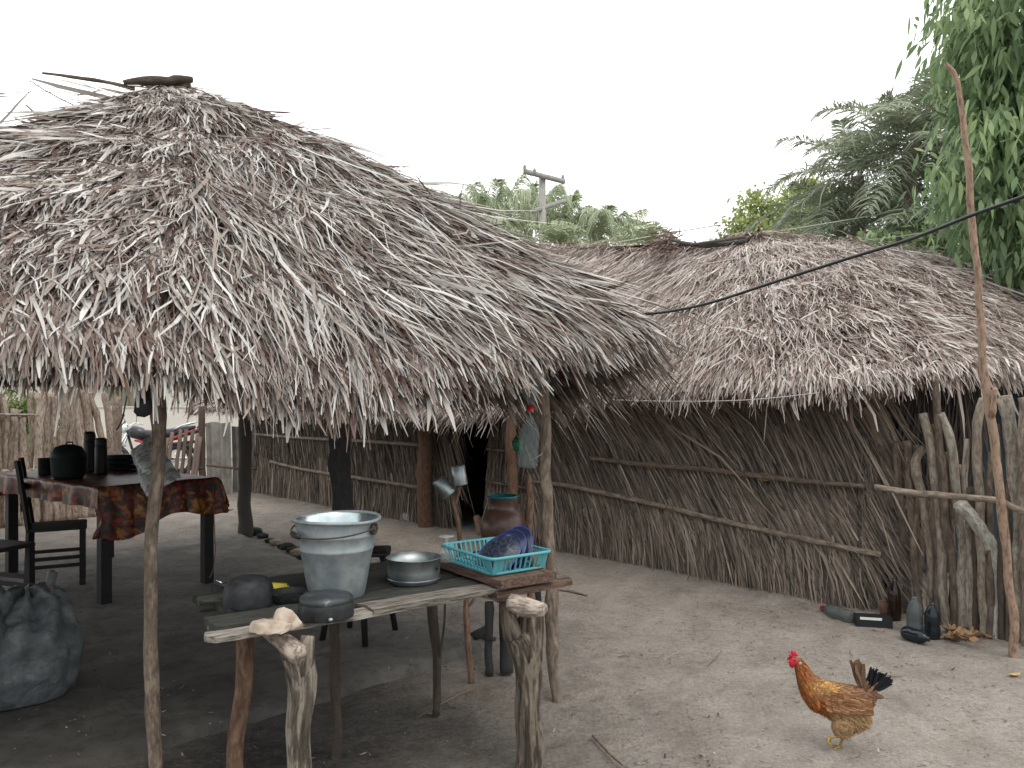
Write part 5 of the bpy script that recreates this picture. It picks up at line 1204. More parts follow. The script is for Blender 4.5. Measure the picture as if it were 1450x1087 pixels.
# ================================================================ right hand pole fence
rf = thing('pole_palisade', 'palisade of grey crooked forked poles below the house roof on the right', 'fence', onz(1350, 900))
def pb(px): return 868+(px-1250)*50/190.
PX = [
 ([(1226, 575), (1242, 611), (1254, 660), (1259, 732), (1265, 778), (1263, 839)], 1262, 13, .35),
 ([(1270, 624), (1271, 685), (1275, 732), (1281, 778), (1285, 830)], 1288, 11, .3),
 ([(1283, 624), (1288, 667), (1292, 732), (1302, 778), (1300, 830)], 1300, 12, .35),
 ([(1308, 634), (1296, 654), (1304, 693), (1312, 740), (1316, 778), (1318, 840)], 1319, 12, .45),
 ([(1307, 585), (1316, 621), (1324, 680), (1330, 740), (1333, 778), (1336, 840)], 1338, 12, .5),
 ([(1325, 534), (1328, 585), (1333, 654), (1339, 732), (1347, 778), (1350, 840)], 1352, 11, .3),
 ([(1332, 585), (1345, 629), (1355, 696), (1358, 740), (1363, 778), (1362, 840)], 1364, 13, .55),
 ([(1368, 621), (1365, 660), (1368, 698), (1373, 760), (1376, 840)], 1377, 8, .5),
 ([(1358, 658), (1364, 680), (1367, 700)], None, 6, .5),
 ([(1392, 564), (1383, 611), (1385, 701), (1388, 770), (1392, 840)], 1392, 12, .5),
 ([(1359, 714), (1383, 742), (1404, 778), (1412, 840), (1408, 880)], 1409, 19, .7),
 ([(1423, 560), (1431, 603), (1435, 655), (1441, 732), (1442, 800)], 1440, 17, .55),
 ([(1410, 600), (1414, 655), (1418, 700), (1418, 780)], 1419, 10, .2),
 ([(1449, 562), (1452, 640), (1450, 720), (1455, 800)], 1456, 15, .45),
 ([(1322, 600), (1320, 720), (1326, 780), (1328, 840)], 1328, 9, .3), ([(1276, 640), (1282, 720), (1286, 800)], 1279, 9, .3), ([(1340, 640), (1346, 720), (1350, 800)], 1344, 8, .35), ([(1404, 640), (1400, 720), (1402, 800)], 1401, 9, .3), ([(1296, 630), (1300, 700), (1294, 800)], 1309, 9, .3), ([(1430, 640), (1428, 740), (1430, 820)], 1429, 9, .25),
 ([(1398, 700), (1400, 780), (1398, 840)], 1399, 11, .15),
 ([(1373, 690), (1382, 780), (1384, 840)], 1384, 9, .1),
 ([(1480, 540), (1475, 640), (1478, 800)], 1480, 16, .5), ([(1500, 580), (1498, 700), (1502, 820)], 1503, 14, .4), ([(1526, 560), (1524, 700), (1528, 820)], 1530, 15, .5)]
for pts, bx, wpx, T in PX:
    base = pb(bx if bx else 1362); Yd = CAM_H*FOC/(base-HY); q_ = list(pts)+([(bx, base+6)] if bx else [])
    r_ = wpx/2*Yd/FOC; Yd += random.uniform(-.01, .05)
    b = MB(); b.pole([at(x_, y_, Yd) for x_, y_ in q_], [r_*.95]+[r_]*(len(q_)-2)+[r_*1.12], n=10, sub=6, T=T, lump=.32, crook=.006)
    if wpx == 17: b.pole([at(1416, 564, Yd), at(1420, 585, Yd), at(1430, 608, Yd)], [r_*.6, r_*.6, r_*.7], n=8, T=T)
    b.build('pole', M['pole'] if T < .52 else M['pole'], rf)
b = MB(); b.pole([at(1238, 689, 4.95), at(1280, 697, 4.85), at(1340, 702, 4.65), at(1409, 708, 4.42), at(1450, 724, 4.3), at(1530, 735, 4.1)], [.019, .021, .02, .019, .02, .018], n=9, T=.45, lump=.4); b.build('rail', M['pole'], rf)
b = MB(); b.pole([at(1338, 90, 4.2), at(1355, 115, 4.2), at(1368, 200, 4.22), at(1376, 300, 4.25), at(1385, 400, 4.28), at(1392, 500, 4.3), at(1403, 585, 4.32), at(1413, 665, 4.34), at(1421, 740, 4.36), at(1430, 840, 4.38), at(1437, 945, 4.38)], [.010, .013, .016, .018, .019, .020, .024, .022, .023, .023, .024], n=10, T=.8, lump=.2)
b.pole([at(1404, 590, 4.3), at(1409, 550, 4.26)], [.018, .014], n=7, T=.8)
tag(b.build('tall_pole', M['polebrown'], None, loc=at(1437, 915, 4.38)), 'very tall slender peeled brown pole rising above the palisade into the tree', 'pole')

# bottles and scraps at the foot of the wall
M['pet'] = glass('grey plastic', (.42, .46, .46), .25, 1.3, .45); M['brownglass'] = glass('brown glass', (.06, .03, .022), .08, 1.45, .12)
M['darkglass'] = glass('dark blue glass', (.03, .045, .06), .1, 1.45, .12); M['greyglass'] = glass('clear bottle', (.38, .42, .43), .1, 1.4, .35)
gr = 'empty bottles lying and standing at the end of the frond wall'
p_ = onz(1207, 884)+Vector((0, 0, .045)); bottle('plastic_bottle', p_, tuple((onz(1140, 858)-onz(1207, 884)+Vector((0, 0, -.02))).to_track_quat('Z', 'Y').to_euler()), .045, .30, 'pet', 'clear plastic bottle with red cap lying on its side against the frond wall', 'red', group=gr)
p_ = onz(1273, 885)+Vector((0, .06, 0)); bottle('glass_bottle', p_, (0, 0, 0), .042, .30, 'brownglass', 'tall dark brown glass bottle standing upright, leftmost standing bottle', None, group=gr)
p_ = onz(1296, 900); bottle('glass_bottle', p_, (0, -.02, 0), .048, .255, 'greyglass', 'clear glass bottle standing upright with pale reflection, middle standing bottle', None, group=gr)
p_ = onz(1320, 905); bottle('glass_bottle', p_, (0, 0, 0), .045, .235, 'darkglass', 'dusty dark blue bottle standing upright, rightmost standing bottle', None, group=gr)
p_ = onz(1280, 905)+Vector((0, 0, .045)); bottle('crushed_bottle', p_, (PI/2, .3, math.radians(28)), .042, .17, 'darkglass', 'dark green bottle lying on its side in front of the brown glass bottle', None, group=gr)
p_ = onz(1236, 888)
cb = thing('dark_carton', 'flat dark carton with a white label band between the lying and standing bottles', 'carton', p_, (0, 0, -.25))
b = MB(); b.box((0, 0, .04), (.22, .09, .075), bev=.004); b.build('box', M['blackrub'], cb, world=False, smooth=False)
b = MB(); b.box((-.02, -.0455, .066), (.13, .003, .016)); b.build('label_band', M['whitep'], cb, world=False, smooth=False)
p_ = onz(1254, 878); b = MB(); b.lathe([(0, 0), (.035, 0), (.036, .07), (.034, .12), (0, .12)], p_, n=22, dent=.1); tag(b.build('rusty_can', M['rustcan'], None, loc=p_), 'rusty brown tin between the carton and the brown bottle', 'can')
# dry leaves drifted against the palisade
def leaf(c, L_, W_, az_, m, name, lab, curl=.35, tiltz=0., group=None):
    V = []; n = 9
    for i in range(n+1):
        t = i/n; w_ = W_*math.sin(PI*min(1, t*.95+.03))**.8
        for s_ in (-1, 0, 1):
            V.append((L_*(t-.5), s_*w_/2, L_*curl*(t-.5)**2*2+abs(s_)*w_*.25+tiltz*t*L_+.004))
    F = []
    for i in range(n):
        for j in (0, 1): a = i*3+j; F.append((a, a+1, a+4, a+3))
    b = MB(); b.add(V, F); o = b.build(name, M[m], None); o.location = c; o.rotation_euler = (random.uniform(-.2, .2), random.uniform(-.2, .2), az_); return tag(o, lab, 'leaf', group)
gl_ = 'dry brown leaves drifted against the palisade'
for k in range(34):
    px = random.gauss(1355, 24); py = random.uniform(-14, 12)+pb(px)+6
    p_ = onz(px, py); p_.z = max(0, random.gauss(.02, .018))
    leaf(p_, random.uniform(.07, .14), random.uniform(.03, .06), random.uniform(0, 6), 'leafdry', 'dry_leaf', 'curled dry brown leaf in the drift at the foot of the palisade', random.uniform(.2, 1.), group=gl_)
leaf(onz(1437, 958), .075, .034, .2, 'leafyellow', 'yellow_leaf', 'single yellow leaf on the sand at the right border')
leaf(onz(1243, 895), .09, .03, .2, 'leafdry', 'dry_leaf', 'dry brown leaf on the sand under the dark carton')
leaf(onz(1288, 897)+Vector((0, -.02, .01)), .09, .035, 2.2, 'leafdry', 'dry_leaf', 'dry brown leaf standing against the clear glass bottle', .6, .5)
o = leaf(at(660, 466, 3.55)+Vector((0, -.03, .03)), .10, .05, .2, 'leaforange', 'orange_leaf', 'tan orange leaf lying low on the pavilion thatch', .4); o.rotation_euler = (.75, .2, .1)
o = leaf(at(84, 300, 3.55)+Vector((0, -.06, .05)), .055, .04, .2, 'leaforange', 'orange_leaf', 'tan orange leaf caught high on the left of the pavilion thatch', .4); o.rotation_euler = (.75, -.2, .3)
# twigs
for pts, r_, lab in (([(786, 838), (808, 840), (831, 846)], .012, 'dark flat stick on the sand right of the corner post'), ([(839, 1046), (862, 1070), (888, 1092)], .008, 'long brown twig on the sand at the bottom of the picture'),
                     ([(1001, 947), (1012, 935), (1021, 924)], .003, 'thin dark twig on the open sand left of the hen'), ([(1247, 958), (1262, 959), (1278, 960)], .003, 'straight thin twig on the sand right of the hen'),
                     ([(590, 1018), (640, 990), (672, 975)], .002, 'pale straw on the dark ground under the bench')):
    P = [onz(x_, y_)+Vector((0, 0, r_+.006)) for x_, y_ in pts]; b = MB(); b.pole(P, [r_*.6, r_, r_*.7], n=6, T=.4, crook=.004); tag(b.build('twig', M['pole'] if r_ > .0025 else M['leafdry'], None, loc=P[1]), lab, 'twig')

# ================================================================ utility pole, wires
up = thing('utility_pole', 'grey power pole with wooden crossarm behind the thatched roofs', 'utility pole', at(768, 640, 20)*1)
up.location.z = 0
P0 = at(768, 247, 20); b = MB(); b.tube([(P0.x, 20, 0), (P0.x, 20, P0.z)], [.13, .085], 12); b.build('shaft', M['concrete_pole'], up)
b = MB(); a0 = at(742, 242, 19.6); a1 = at(799, 257, 20.2); d_ = a1-a0; b.board(d_.length, .12, .13, Matrix.Translation(a0) @ d_.to_track_quat('X', 'Z').to_matrix().to_4x4(), nx=8, ny=2, rough=.01, T=.2); b.build('crossarm', M['concrete_pole'], up)
b = MB(); a0 = at(752, 300, 19.8); a1 = at(800, 284, 20.3); d_ = a1-a0; b.board(d_.length, .10, .12, Matrix.Translation(a0) @ d_.to_track_quat('X', 'Z').to_matrix().to_4x4(), nx=8, ny=2, rough=.01, T=.0); b.build('crossarm', M['concrete_pole'], up)
for px, py, Y_ in ((743, 240, 19.6), (797, 254, 20.2), (757, 245, 19.7)):
    c = at(px, py, Y_); b = MB(); b.lathe([(.03, -.02), (.05, .02), (.035, .04), (.055, .07), (.03, .09), (.035, .12), (0, .13)], c, n=14); b.build('insulator', M['concrete_pole'], up)
b = MB(); b.tube([at(765, 270, 19.8), at(752, 300, 19.7), at(756, 318, 19.7), at(746, 330, 19.7), at(748, 345, 19.7)], .014, 5); b.build('loop_wire', M['concrete_pole'], up)
def wire(pts, r_, m, name, lab, cat='cable'):
    P = pts; Q = []
    for i in range(len(P)-1):
        p0 = P[max(i-1, 0)]; p1 = P[i]; p2 = P[i+1]; p3 = P[min(i+2, len(P)-1)]
        for k in range(6):
            t = k/6; Q.append(0.5*((2*p1)+(p2-p0)*t+(2*p0-5*p1+4*p2-p3)*t*t+(3*p1-p0-3*p2+p3)*t**3))
    Q.append(P[-1]); b = MB(); b.tube(Q, r_, 8); return tag(b.build(name, M[m], None, loc=P[0]), lab, cat)
Ys = [2.25, 2.4, 2.55, 2.75, 2.95, 3.2, 3.45, 3.65, 3.8, 3.95]
wire([at(x_, y_, Y_) for (x_, y_), Y_ in zip([(1560, 238), (1450, 278), (1380, 303), (1290, 338), (1200, 366), (1100, 398), (1000, 430), (930, 443), (880, 444), (845, 443)], Ys)], .0065, 'blackrub', 'power_cable', 'thick black cable sagging from the upper right into the pavilion thatch')
wire([at(1010, 342, 12), at(1110, 326, 12), at(1230, 306, 12), at(1330, 288, 12), at(1500, 262, 12)], .008, 'cordw', 'overhead_wire', 'thin pale wire in front of the palms above the house roof', 'wire')
wire([at(1000, 372, 9), at(1150, 348, 9.2), at(1270, 335, 9.4), at(1500, 300, 9.6)], .005, 'cordw', 'overhead_wire', 'thin wire just above the house ridge on the right', 'wire')
wire([at(868, 566, 6.35), at(960, 568, 5.9), at(1060, 566, 5.45), at(1160, 556, 5.05)], .003, 'cordw', 'clothes_line', 'thin white line stretched under the eave of the long house', 'line')
wire([at(768, 352, 19.5), at(850, 346, 17), at(935, 332, 14), at(1020, 318, 12)], .010, 'cordw', 'overhead_wire', 'thin pale wire from the power pole towards the right', 'wire')
# ================================================================ palms and trees
def frond(root, az_, el_, L_, droop, nleaf, ll, lw, tone, out, vdroop=.5, up=.35, fwd=.55):
    """one feather frond: curved rib with leaflets on both sides, appended to out (lists of arrays) and ribs"""
    n = nleaf; t = np.linspace(.12, 1, n)
    h = np.array([math.cos(az_), math.sin(az_), 0]); s = np.array([-h[1], h[0], 0])
    def C(t):
        return root[None]+h[None]*(L_*t*math.cos(el_)*(1-.18*droop*t*t))[:, None]+np.array([0, 0, 1.])[None]*(L_*(t*math.sin(el_)-droop*t*t*.75))[:, None]
    c = C(t); T_ = norm(C(t+.01)-C(t-.01)); Nn = norm(np.cross(T_, s[None]*np.ones((n, 1)))); Nn *= np.sign(Nn[:, 2:3]+1e-6)
    for sg in (-1, 1):
        D = T_*fwd+sg*s[None]*.85+Nn*(up+rng.normal(0, .15, n))[:, None]+rng.normal(0, .10, (n, 3))
        ln = ll*(np.sin(np.clip(t*.92+.06, 0, 1)*PI)**.6+.12)*rng.uniform(.8, 1.15, n)
        out.append(blades(c, D, Nn, ln, lw, np.clip(tone+rng.normal(0, .13, n)+.1*t, 0, 1), droop=rng.uniform(.6, 1.4, n)*vdroop, curl=rng.normal(0, .05, n), twist=.5, prof=(.5, 1, .7, .12)))
    tt = np.linspace(0, 1, 9); return C(tt)
def palm(c, crown_h, nf, L_, m, name, lab, group, el=(-.35, 1.25), nleaf=34, ll=.42, lw=.035, tone=.5, lean=(0, 0), r_=.16, dead=3, azr=(0, 6.283), drp=1.0, fwd=.55, vd=.5, up=.35):
    c = Vector(c); t = thing(name, lab, 'palm tree', (c.x, c.y, 0), group=group)
    b = MB(); b.pole([(c.x+lean[0], c.y+lean[1], -.1), (c.x+lean[0]*.4, c.y+lean[1]*.4, crown_h*.55), (c.x, c.y, crown_h)], [r_*1.25, r_, r_*.9], n=10, sub=8, lump=.5); b.build('trunk', M['bark'], t)
    out = []; ribs = MB()
    for k in range(nf):
        a = azr[0]+(azr[1]-azr[0])*(k*.618 % 1)+random.uniform(-.15, .15); e = el[0]+(el[1]-el[0])*((k+.5)/nf)**.8
        Lk = L_*random.uniform(.8, 1.1)*(.85 if e > 1 else 1); dr = random.uniform(.45, .75)*(1 if e > .2 else .6)*drp
        rb = frond(np.array([c.x, c.y, crown_h]), a, e, Lk, dr, nleaf, ll, lw, tone-.10*(e < .1)+random.uniform(-.1, .1), out, fwd=fwd, vdroop=vd, up=up)
        ribs.tube([tuple(p) for p in rb], [.03, .028, .025, .022, .018, .015, .012, .008, .004], 5, T=tone)
    mb = MB()
    for o in out: mb.add(*o)
    cr = mb.build('crown', M[m], t, smooth=False)
    ribs.build('frond_ribs', M[m], cr, world=False).location = (0, 0, 0)
    return t
def fixrib(): pass
gA = 'palms beyond the roofs by the power pole'
# (px, py of crown heart, depth, fronds, length)
for px, py, Y_, nf, L_, el_, lab in ((672, 335, 21, 13, 2.3, (.3, 1.35), 'hazy green palm left of the power pole, leftmost of the group'), (700, 325, 22, 14, 3.0, (.45, 1.5), 'tall feathery palm just left of the power pole'),
                            (748, 325, 25, 14, 3.2, (.45, 1.5), 'grey green palm directly behind the power pole'), (800, 330, 22, 14, 2.5, (.3, 1.45), 'bright palm just right of the power pole'),
                            (852, 342, 21, 12, 2.1, (.3, 1.35), 'palm with upright fronds, rightmost tall one of the group')):
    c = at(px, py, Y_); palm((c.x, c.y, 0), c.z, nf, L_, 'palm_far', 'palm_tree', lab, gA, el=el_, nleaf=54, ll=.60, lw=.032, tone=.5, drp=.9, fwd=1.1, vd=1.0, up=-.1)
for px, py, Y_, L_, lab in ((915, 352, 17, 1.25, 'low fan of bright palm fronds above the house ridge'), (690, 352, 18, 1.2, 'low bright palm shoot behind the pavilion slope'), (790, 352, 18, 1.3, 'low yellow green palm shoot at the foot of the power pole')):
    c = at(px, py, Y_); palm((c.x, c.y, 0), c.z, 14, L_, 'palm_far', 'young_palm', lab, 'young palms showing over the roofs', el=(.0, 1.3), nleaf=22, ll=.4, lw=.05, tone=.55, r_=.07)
gB = 'dark palms beyond the right end of the house'
for px, py, Y_, nf, L_, m, el_, lab in ((1290, 205, 12.5, 26, 2.15, 'palm_b', (-.75, 1.3), 'tall sage green palm with arching fronds, highest of the right group'), (1215, 250, 14.5, 24, 2.3, 'palm_b', (-.7, 1.25), 'palm with long drooping fronds on the left of the right group'),
                                 (1190, 318, 15.5, 20, 1.9, 'palm_a', (-.6, 1.1), 'lower dark palm behind the house ridge'), (1335, 190, 13, 20, 2.0, 'palm_a', (-.7, 1.3), 'dark palm half hidden by the long leaved tree'), (1265, 320, 13.5, 20, 1.9, 'palm_a', (-.9, 1.1), 'dark low palm in the middle of the right group'),
                                 (1330, 320, 11.5, 14, 1.5, 'palm_a', (-1., 1.0), 'low palm beside the tall peeled pole')):
    c = at(px, py, Y_); palm((c.x, c.y, 0), c.z, nf, L_, m, 'palm_tree', lab, gB, el=el_, nleaf=42, ll=.46, lw=.03, tone=.45, r_=.12)

def leafy(name, lab, cat, base, trunk_h, blobs, n, L_, W_, m, group=None, hang=.4, limbs=True, tone=.45, r_=.12, clump=26, dead=0):
    t = thing(name, lab, cat, base, group=group); bx, by = base[0], base[1]
    b = MB(); b.pole([(bx, by, -.1), (bx+.1, by, trunk_h*.5), (bx, by+.05, trunk_h)], [r_*1.3, r_, r_*.8], n=10, sub=8, lump=.3)
    for (cx, cy, cz, rx, ry, rz) in blobs:
        b.pole([(bx, by, trunk_h*.9), ((bx+cx)/2, (by+cy)/2, (trunk_h+cz)/2+.1), (cx, cy, cz)], [r_*.5, r_*.3, r_*.1], n=6, sub=6)
    b.build('trunk', M['bark'], t)
    vol = np.array([x[3]*x[4]*x[5] for x in blobs]); vol = vol/vol.sum(); mb = MB(); tot = 0
    nc = n//clump
    ids = rng.choice(len(blobs), nc, p=vol)
    B = np.array(blobs)[ids]; d = norm(rng.normal(0, 1, (nc, 3))); rr_ = rng.uniform(.35, 1.0, nc)**.5
    cc = B[:, :3]+d*B[:, 3:]*rr_[:, None]
    ct = rng.normal(0, .14, nc)+.22*d[:, 2]*rr_
    P = np.repeat(cc, clump, 0)+rng.normal(0, 1, (nc*clump, 3))*L_*np.array([.9, .9, .8])
    k = len(P); D = rng.normal(0, .55, (k, 3))+np.repeat(d, clump, 0)*.35; D[:, 2] -= hang*rng.uniform(.5, 1.6, k)
    mb.add(*blades(P, D, rng.normal(0, .5, (k, 3))+np.array([0, 0, 1.]), L_*rng.uniform(.6, 1.3, k), W_*rng.uniform(.7, 1.2, k), np.clip(np.repeat(tone+ct, clump)+rng.normal(0, .12, k), 0, 1), droop=rng.uniform(0, .5, k), curl=rng.normal(0, .1, k), twist=.6, prof=(.15, .8, 1, .6, .05)))
    mb.build('crown', M[m], t, smooth=False); return t
# light green tree beyond the ridge
Y_ = 22; 
bl = [tuple(at(px, py, Y_+dy))+(r1, r1, r2) for px, py, dy, r1, r2 in ((1040, 325, 0, .45, .35), (1068, 305, .3, .6, .55), (1105, 315, 0, .8, .6), (1130, 300, .5, .8, .7), (1085, 335, -.3, 1.0, .5), (1150, 285, .6, .6, .6), (1075, 285, .2, .25, .35))]
c = at(1095, 330, Y_); leafy('leafy_tree', 'small lime green leafy tree showing above the house ridge', 'tree', (c.x, c.y, 0), 4.8, bl, 9000, .16, .075, 'lime', hang=.1, tone=.5)
# big long leaved tree at the right, near
Y_ = 7.4
spec = [(1440, 40, 0, .75, .6), (1400, 20, .3, .22, .25), (1480, 120, .2, .9, .7), (1425, 130, 0, .40, .45), (1410, 190, 0, .32, .30), (1460, 230, -.1, .8, .6), (1385, 250, 0, .30, .22), (1350, 255, -.2, .24, .14), (1420, 290, -.1, .38, .35), (1455, 340, 0, .55, .4), (1405, 215, .1, .3, .3), (1500, 0, .2, 1.0, .7), (1385, -10, .3, .22, .12), (1520, 250, .3, 1., 1.), (1440, 380, .1, .3, .2), (1365, 290, 0, .16, .16)]
bl = [tuple(at(px, py, Y_+dy))+(r1, r1, r2) for px, py, dy, r1, r2 in spec]
c = at(1540, 400, Y_+.6); leafy('long_leaved_tree', 'bluish green tree with long drooping leaves filling the upper right corner', 'tree', (c.x, c.y, 0), 3.2, bl, 15000, .155, .046, 'deep', hang=1.0, tone=.42, r_=.11, clump=14)
# undergrowth behind the right end
for px, py, Y_, r1, r2, m_, lab in ((1250, 372, 12, 1.0, .5, 'deep', 'dark bush behind the house roof below the palms'), (1340, 372, 11, 1.3, .7, 'deep', 'dark shrub mass under the palm crowns at the right'), (1420, 395, 10, 1.0, .5, 'shrub', 'green bush behind the right slope of the house roof')):
    c = at(px, py, Y_); leafy('bush', lab, 'bush', (c.x, c.y, 0), 1.6, [(c.x, c.y, c.z-.3, r1, r1, r2+.3), (c.x+.5, c.y, c.z-1, r1, r1, 1.)], 5000, .15, .06, m_, hang=.3, r_=.08)
# shrub behind the left fence, and trees over the lane
c = at(24, 572, 11); leafy('shrub', 'small yellow green shrub peeping through the gap in the left fence', 'shrub', (c.x, c.y, 0), 1.0, [(c.x, c.y, 1.40, .22, .2, .28), (c.x+.2, c.y, 1.15, .3, .2, .3)], 1600, .13, .03, 'shrub', hang=.2, r_=.03, tone=.7)
for x_, y_, h_, lab in ((-26, 33, 5, 'leafy tree beside the neighbour house'), (-3.5, 30, 4.5, 'leafy tree beyond the lane behind the house')):
    leafy('leafy_tree', lab, 'tree', (x_, y_, 0), h_*.6, [(x_, y_, h_, 2.4, 2.4, 1.6), (x_+1.6, y_+.5, h_-.8, 1.6, 1.6, 1.2), (x_-1.5, y_-.4, h_-.6, 1.7, 1.7, 1.2)], 6000, .3, .12, 'shrub', hang=.2, r_=.2)
# ================================================================ the hen, walking to the left, one foot lifted
HS = .00049
hp = onz(1196, 1062); hp.z = float(ground_z(hp.x, hp.y))-.002
hen = thing('hen', 'rust brown hen with red comb and black tail walking left over the sand', 'hen', hp, (0, 0, -.06))
def hx(cx, cy, y=0.): return Vector(((cx-690)*HS, y, (990-cy)*HS))
def hen_body():
    bm = bmesh.new()
    # spine stations: centre (crop x, y), half height, half width along the line from rump to head
    st = [(905, 470, 6, 6), (890, 485, 40, 26), (850, 515, 88, 60), (790, 545, 112, 88), (710, 560, 130, 104), (620, 560, 140, 112), (530, 540, 140, 110), (450, 505, 122, 96), (395, 450, 98, 78), (360, 385, 76, 60), (335, 320, 60, 46), (315, 270, 50, 38), (295, 240, 42, 33), (268, 228, 34, 26), (245, 226, 20, 15), (232, 228, 6, 5)]
    n = 28; rings = []
    for i, (cx, cy, hh_, ww) in enumerate(st):
        a = st[max(i-1, 0)]; b_ = st[min(i+1, len(st)-1)]
        t = Vector((b_[0]-a[0], 0, -(b_[1]-a[1]))).normalized(); up = Vector((-t.z, 0, t.x)); up = -up if up.z < 0 else up
        if i >= 8: up = Vector((-t.z, 0, t.x)); up = up if up.x > -.9 and up.dot(Vector((.5, 0, .8))) > 0 else -up
        c = hx(cx, cy); ring = []
        for k in range(n):
            th = 2*PI*k/n; e = 1.0
            ring.append(bm.verts.new(c+up*(math.sin(th)*hh_*HS)+Vector((0, 1, 0))*(math.cos(th)*ww*HS*e)))
        rings.append(ring)
    for a, b_ in zip(rings, rings[1:]):
        for k in range(n): bm.faces.new((a[k], a[(k+1) % n], b_[(k+1) % n], b_[k]))
    bm.faces.new(rings[0][::-1]); bm.faces.new(rings[-1])
    # thighs and fluff fused into the body
    def ell(c, s, rot=0.):
        r = bmesh.ops.create_icosphere(bm, subdivisions=3, radius=1)
        R = Matrix.Rotation(rot, 3, 'Y')
        for v in r['verts']: v.co = R @ Vector((v.co.x*s[0], v.co.y*s[1], v.co.z*s[2]))+c
    ell(hx(690, 680), (.066, .046, .056)); ell(hx(765, 680), (.055, .043, .052)); ell(hx(740, 740), (.035, .035, .03)); ell(hx(700, 760, .022), (.034, .024, .055), .1); ell(hx(640, 740, -.022), (.036, .024, .055), .35); ell(hx(600, 640), (.05, .045, .04))
    me = bpy.data.meshes.new('tmp'); bm.to_mesh(me); bm.free(); o = bpy.data.objects.new('tmp', me); col.objects.link(o)
    r = o.modifiers.new('r', 'REMESH'); r.mode = 'VOXEL'; r.voxel_size = .0045; s = o.modifiers.new('s', 'SMOOTH'); s.iterations = 6; s.factor = .6
    dg = bpy.context.evaluated_depsgraph_get(); m2 = bpy.data.meshes.new_from_object(o.evaluated_get(dg)); bpy.data.objects.remove(o); bpy.data.meshes.remove(me)
    return m2
hm = hen_body()
def feathermat():
    m = bpy.data.materials.new('hen plumage'); m.use_nodes = True; N = m.node_tree.nodes; L = m.node_tree.links; b = N['Principled BSDF']
    tc = N.new('ShaderNodeAttribute'); tc.attribute_name = 'hue'; nz = N.new('ShaderNodeTexNoise'); nz.inputs['Scale'].default_value = 160
    to = N.new('ShaderNodeTexCoord'); L.new(to.outputs['Object'], nz.inputs['Vector'])
    mx = N.new('ShaderNodeMix'); mx.data_type = 'RGBA'; mx.blend_type = 'MULTIPLY'; mx.inputs['Factor'].default_value = .55
    rp = N.new('ShaderNodeValToRGB'); L.new(nz.outputs['Fac'], rp.inputs['Fac']); rp.color_ramp.elements[0].position = .35; rp.color_ramp.elements[0].color = (.35, .32, .3, 1); rp.color_ramp.elements[1].position = .6; rp.color_ramp.elements[1].color = (1, 1, 1, 1)
    L.new(tc.outputs['Color'], mx.inputs['A']); L.new(rp.outputs[0], mx.inputs['B']); L.new(mx.outputs['Result'], b.inputs['Base Color']); b.inputs['Roughness'].default_value = .6; b.inputs['Specular IOR Level'].default_value = .3
    return m
FM = feathermat()
def plum(x, y, z):
    """colour of the plumage at a place on the bird, in crop coordinates"""
    cx = x/HS+690; cy = 990-z/HS
    rust = np.array([.33, .105, .025]); deep = np.array([.20, .055, .018]); gold = np.array([.50, .27, .075]); brown = np.array([.24, .115, .055]); buff = np.array([.42, .27, .13]); dk = np.array([.13, .07, .04])
    g = lambda v, a, b: np.clip((v-a)/(b-a), 0, 1)[:, None]
    c = np.tile(brown, (len(cx), 1))
    c = c*(1-g(cx, 480, 330))+rust*g(cx, 480, 330)                                # neck
    c = c*(1-g(cx, 330, 280)*g(cy, 300, 480))+deep*g(cx, 330, 280)*g(cy, 300, 480)
    sh = np.exp(-((cx-500)/120)**2-((cy-425)/60)**2)[:, None]; c = c*(1-sh)+gold*sh
    bl = g(cy, 600, 690)*g(cx, 470, 560); c = c*(1-bl)+buff*bl
    br_ = g(cx, 560, 460)*g(cy, 480, 560); c = c*(1-br_)+(rust*1.15)*br_
    rp = g(cx, 780, 900)*g(-cy, -600, -480)*.5; c = c*(1-rp)+dk*1.3*rp
    return c
def sethue(me, C):
    a = me.attributes.new('hue', 'FLOAT_COLOR', 'POINT'); a.data.foreach_set('color', np.concatenate([C, np.ones((len(C), 1))], 1).astype(np.float32).ravel())
co = np.zeros(len(hm.vertices)*3); hm.vertices.foreach_get('co', co); co = co.reshape(-1, 3); nn = np.zeros(len(co)*3); hm.vertices.foreach_get('normal', nn); nn = nn.reshape(-1, 3)
sethue(hm, plum(*co.T)*.8); hm.materials.clear(); hm.materials.append(FM); hm.polygons.foreach_set('use_smooth', np.ones(len(hm.polygons), dtype=bool))
hb_ = bpy.data.objects.new('body', hm); col.objects.link(hb_); hb_.parent = hen
# small feathers over the whole body
k = rng.integers(0, len(co), 9000); P = co[k]+nn[k]*.0005; Nf = nn[k]
cx = P[:, 0]/HS+690; cy = 990-P[:, 2]/HS
keep = ~((cx < 300) & (cy < 265)); P, Nf, cx, cy = P[keep], Nf[keep], cx[keep], cy[keep]; n = len(P)
flow = np.stack([np.where(cx < 430, .55, 1.0), np.zeros(n), np.where(cx < 430, -.9, np.where(cy > 640, -.9, -.22))], 1)+rng.normal(0, .12, (n, 3))
Ln = np.where(cx < 430, .022, np.where(cy > 640, .026, .020))*rng.uniform(.7, 1.3, n)
V, F, T, U = blades(P, flow+Nf*.12, Nf, Ln, np.where(cy > 640, .0035, .0085)*rng.uniform(.7, 1.2, n), .5, curl=-.05, twist=.15, prof=(.5, 1, .9, .3))
C = np.repeat(plum(*P.T)*(rng.uniform(.45, 1.45, n)[:, None]), 8, 0)
mb = MB(); mb.add(V, F, .5, U); pl = mb.build('plumage', FM, hen, world=False); 
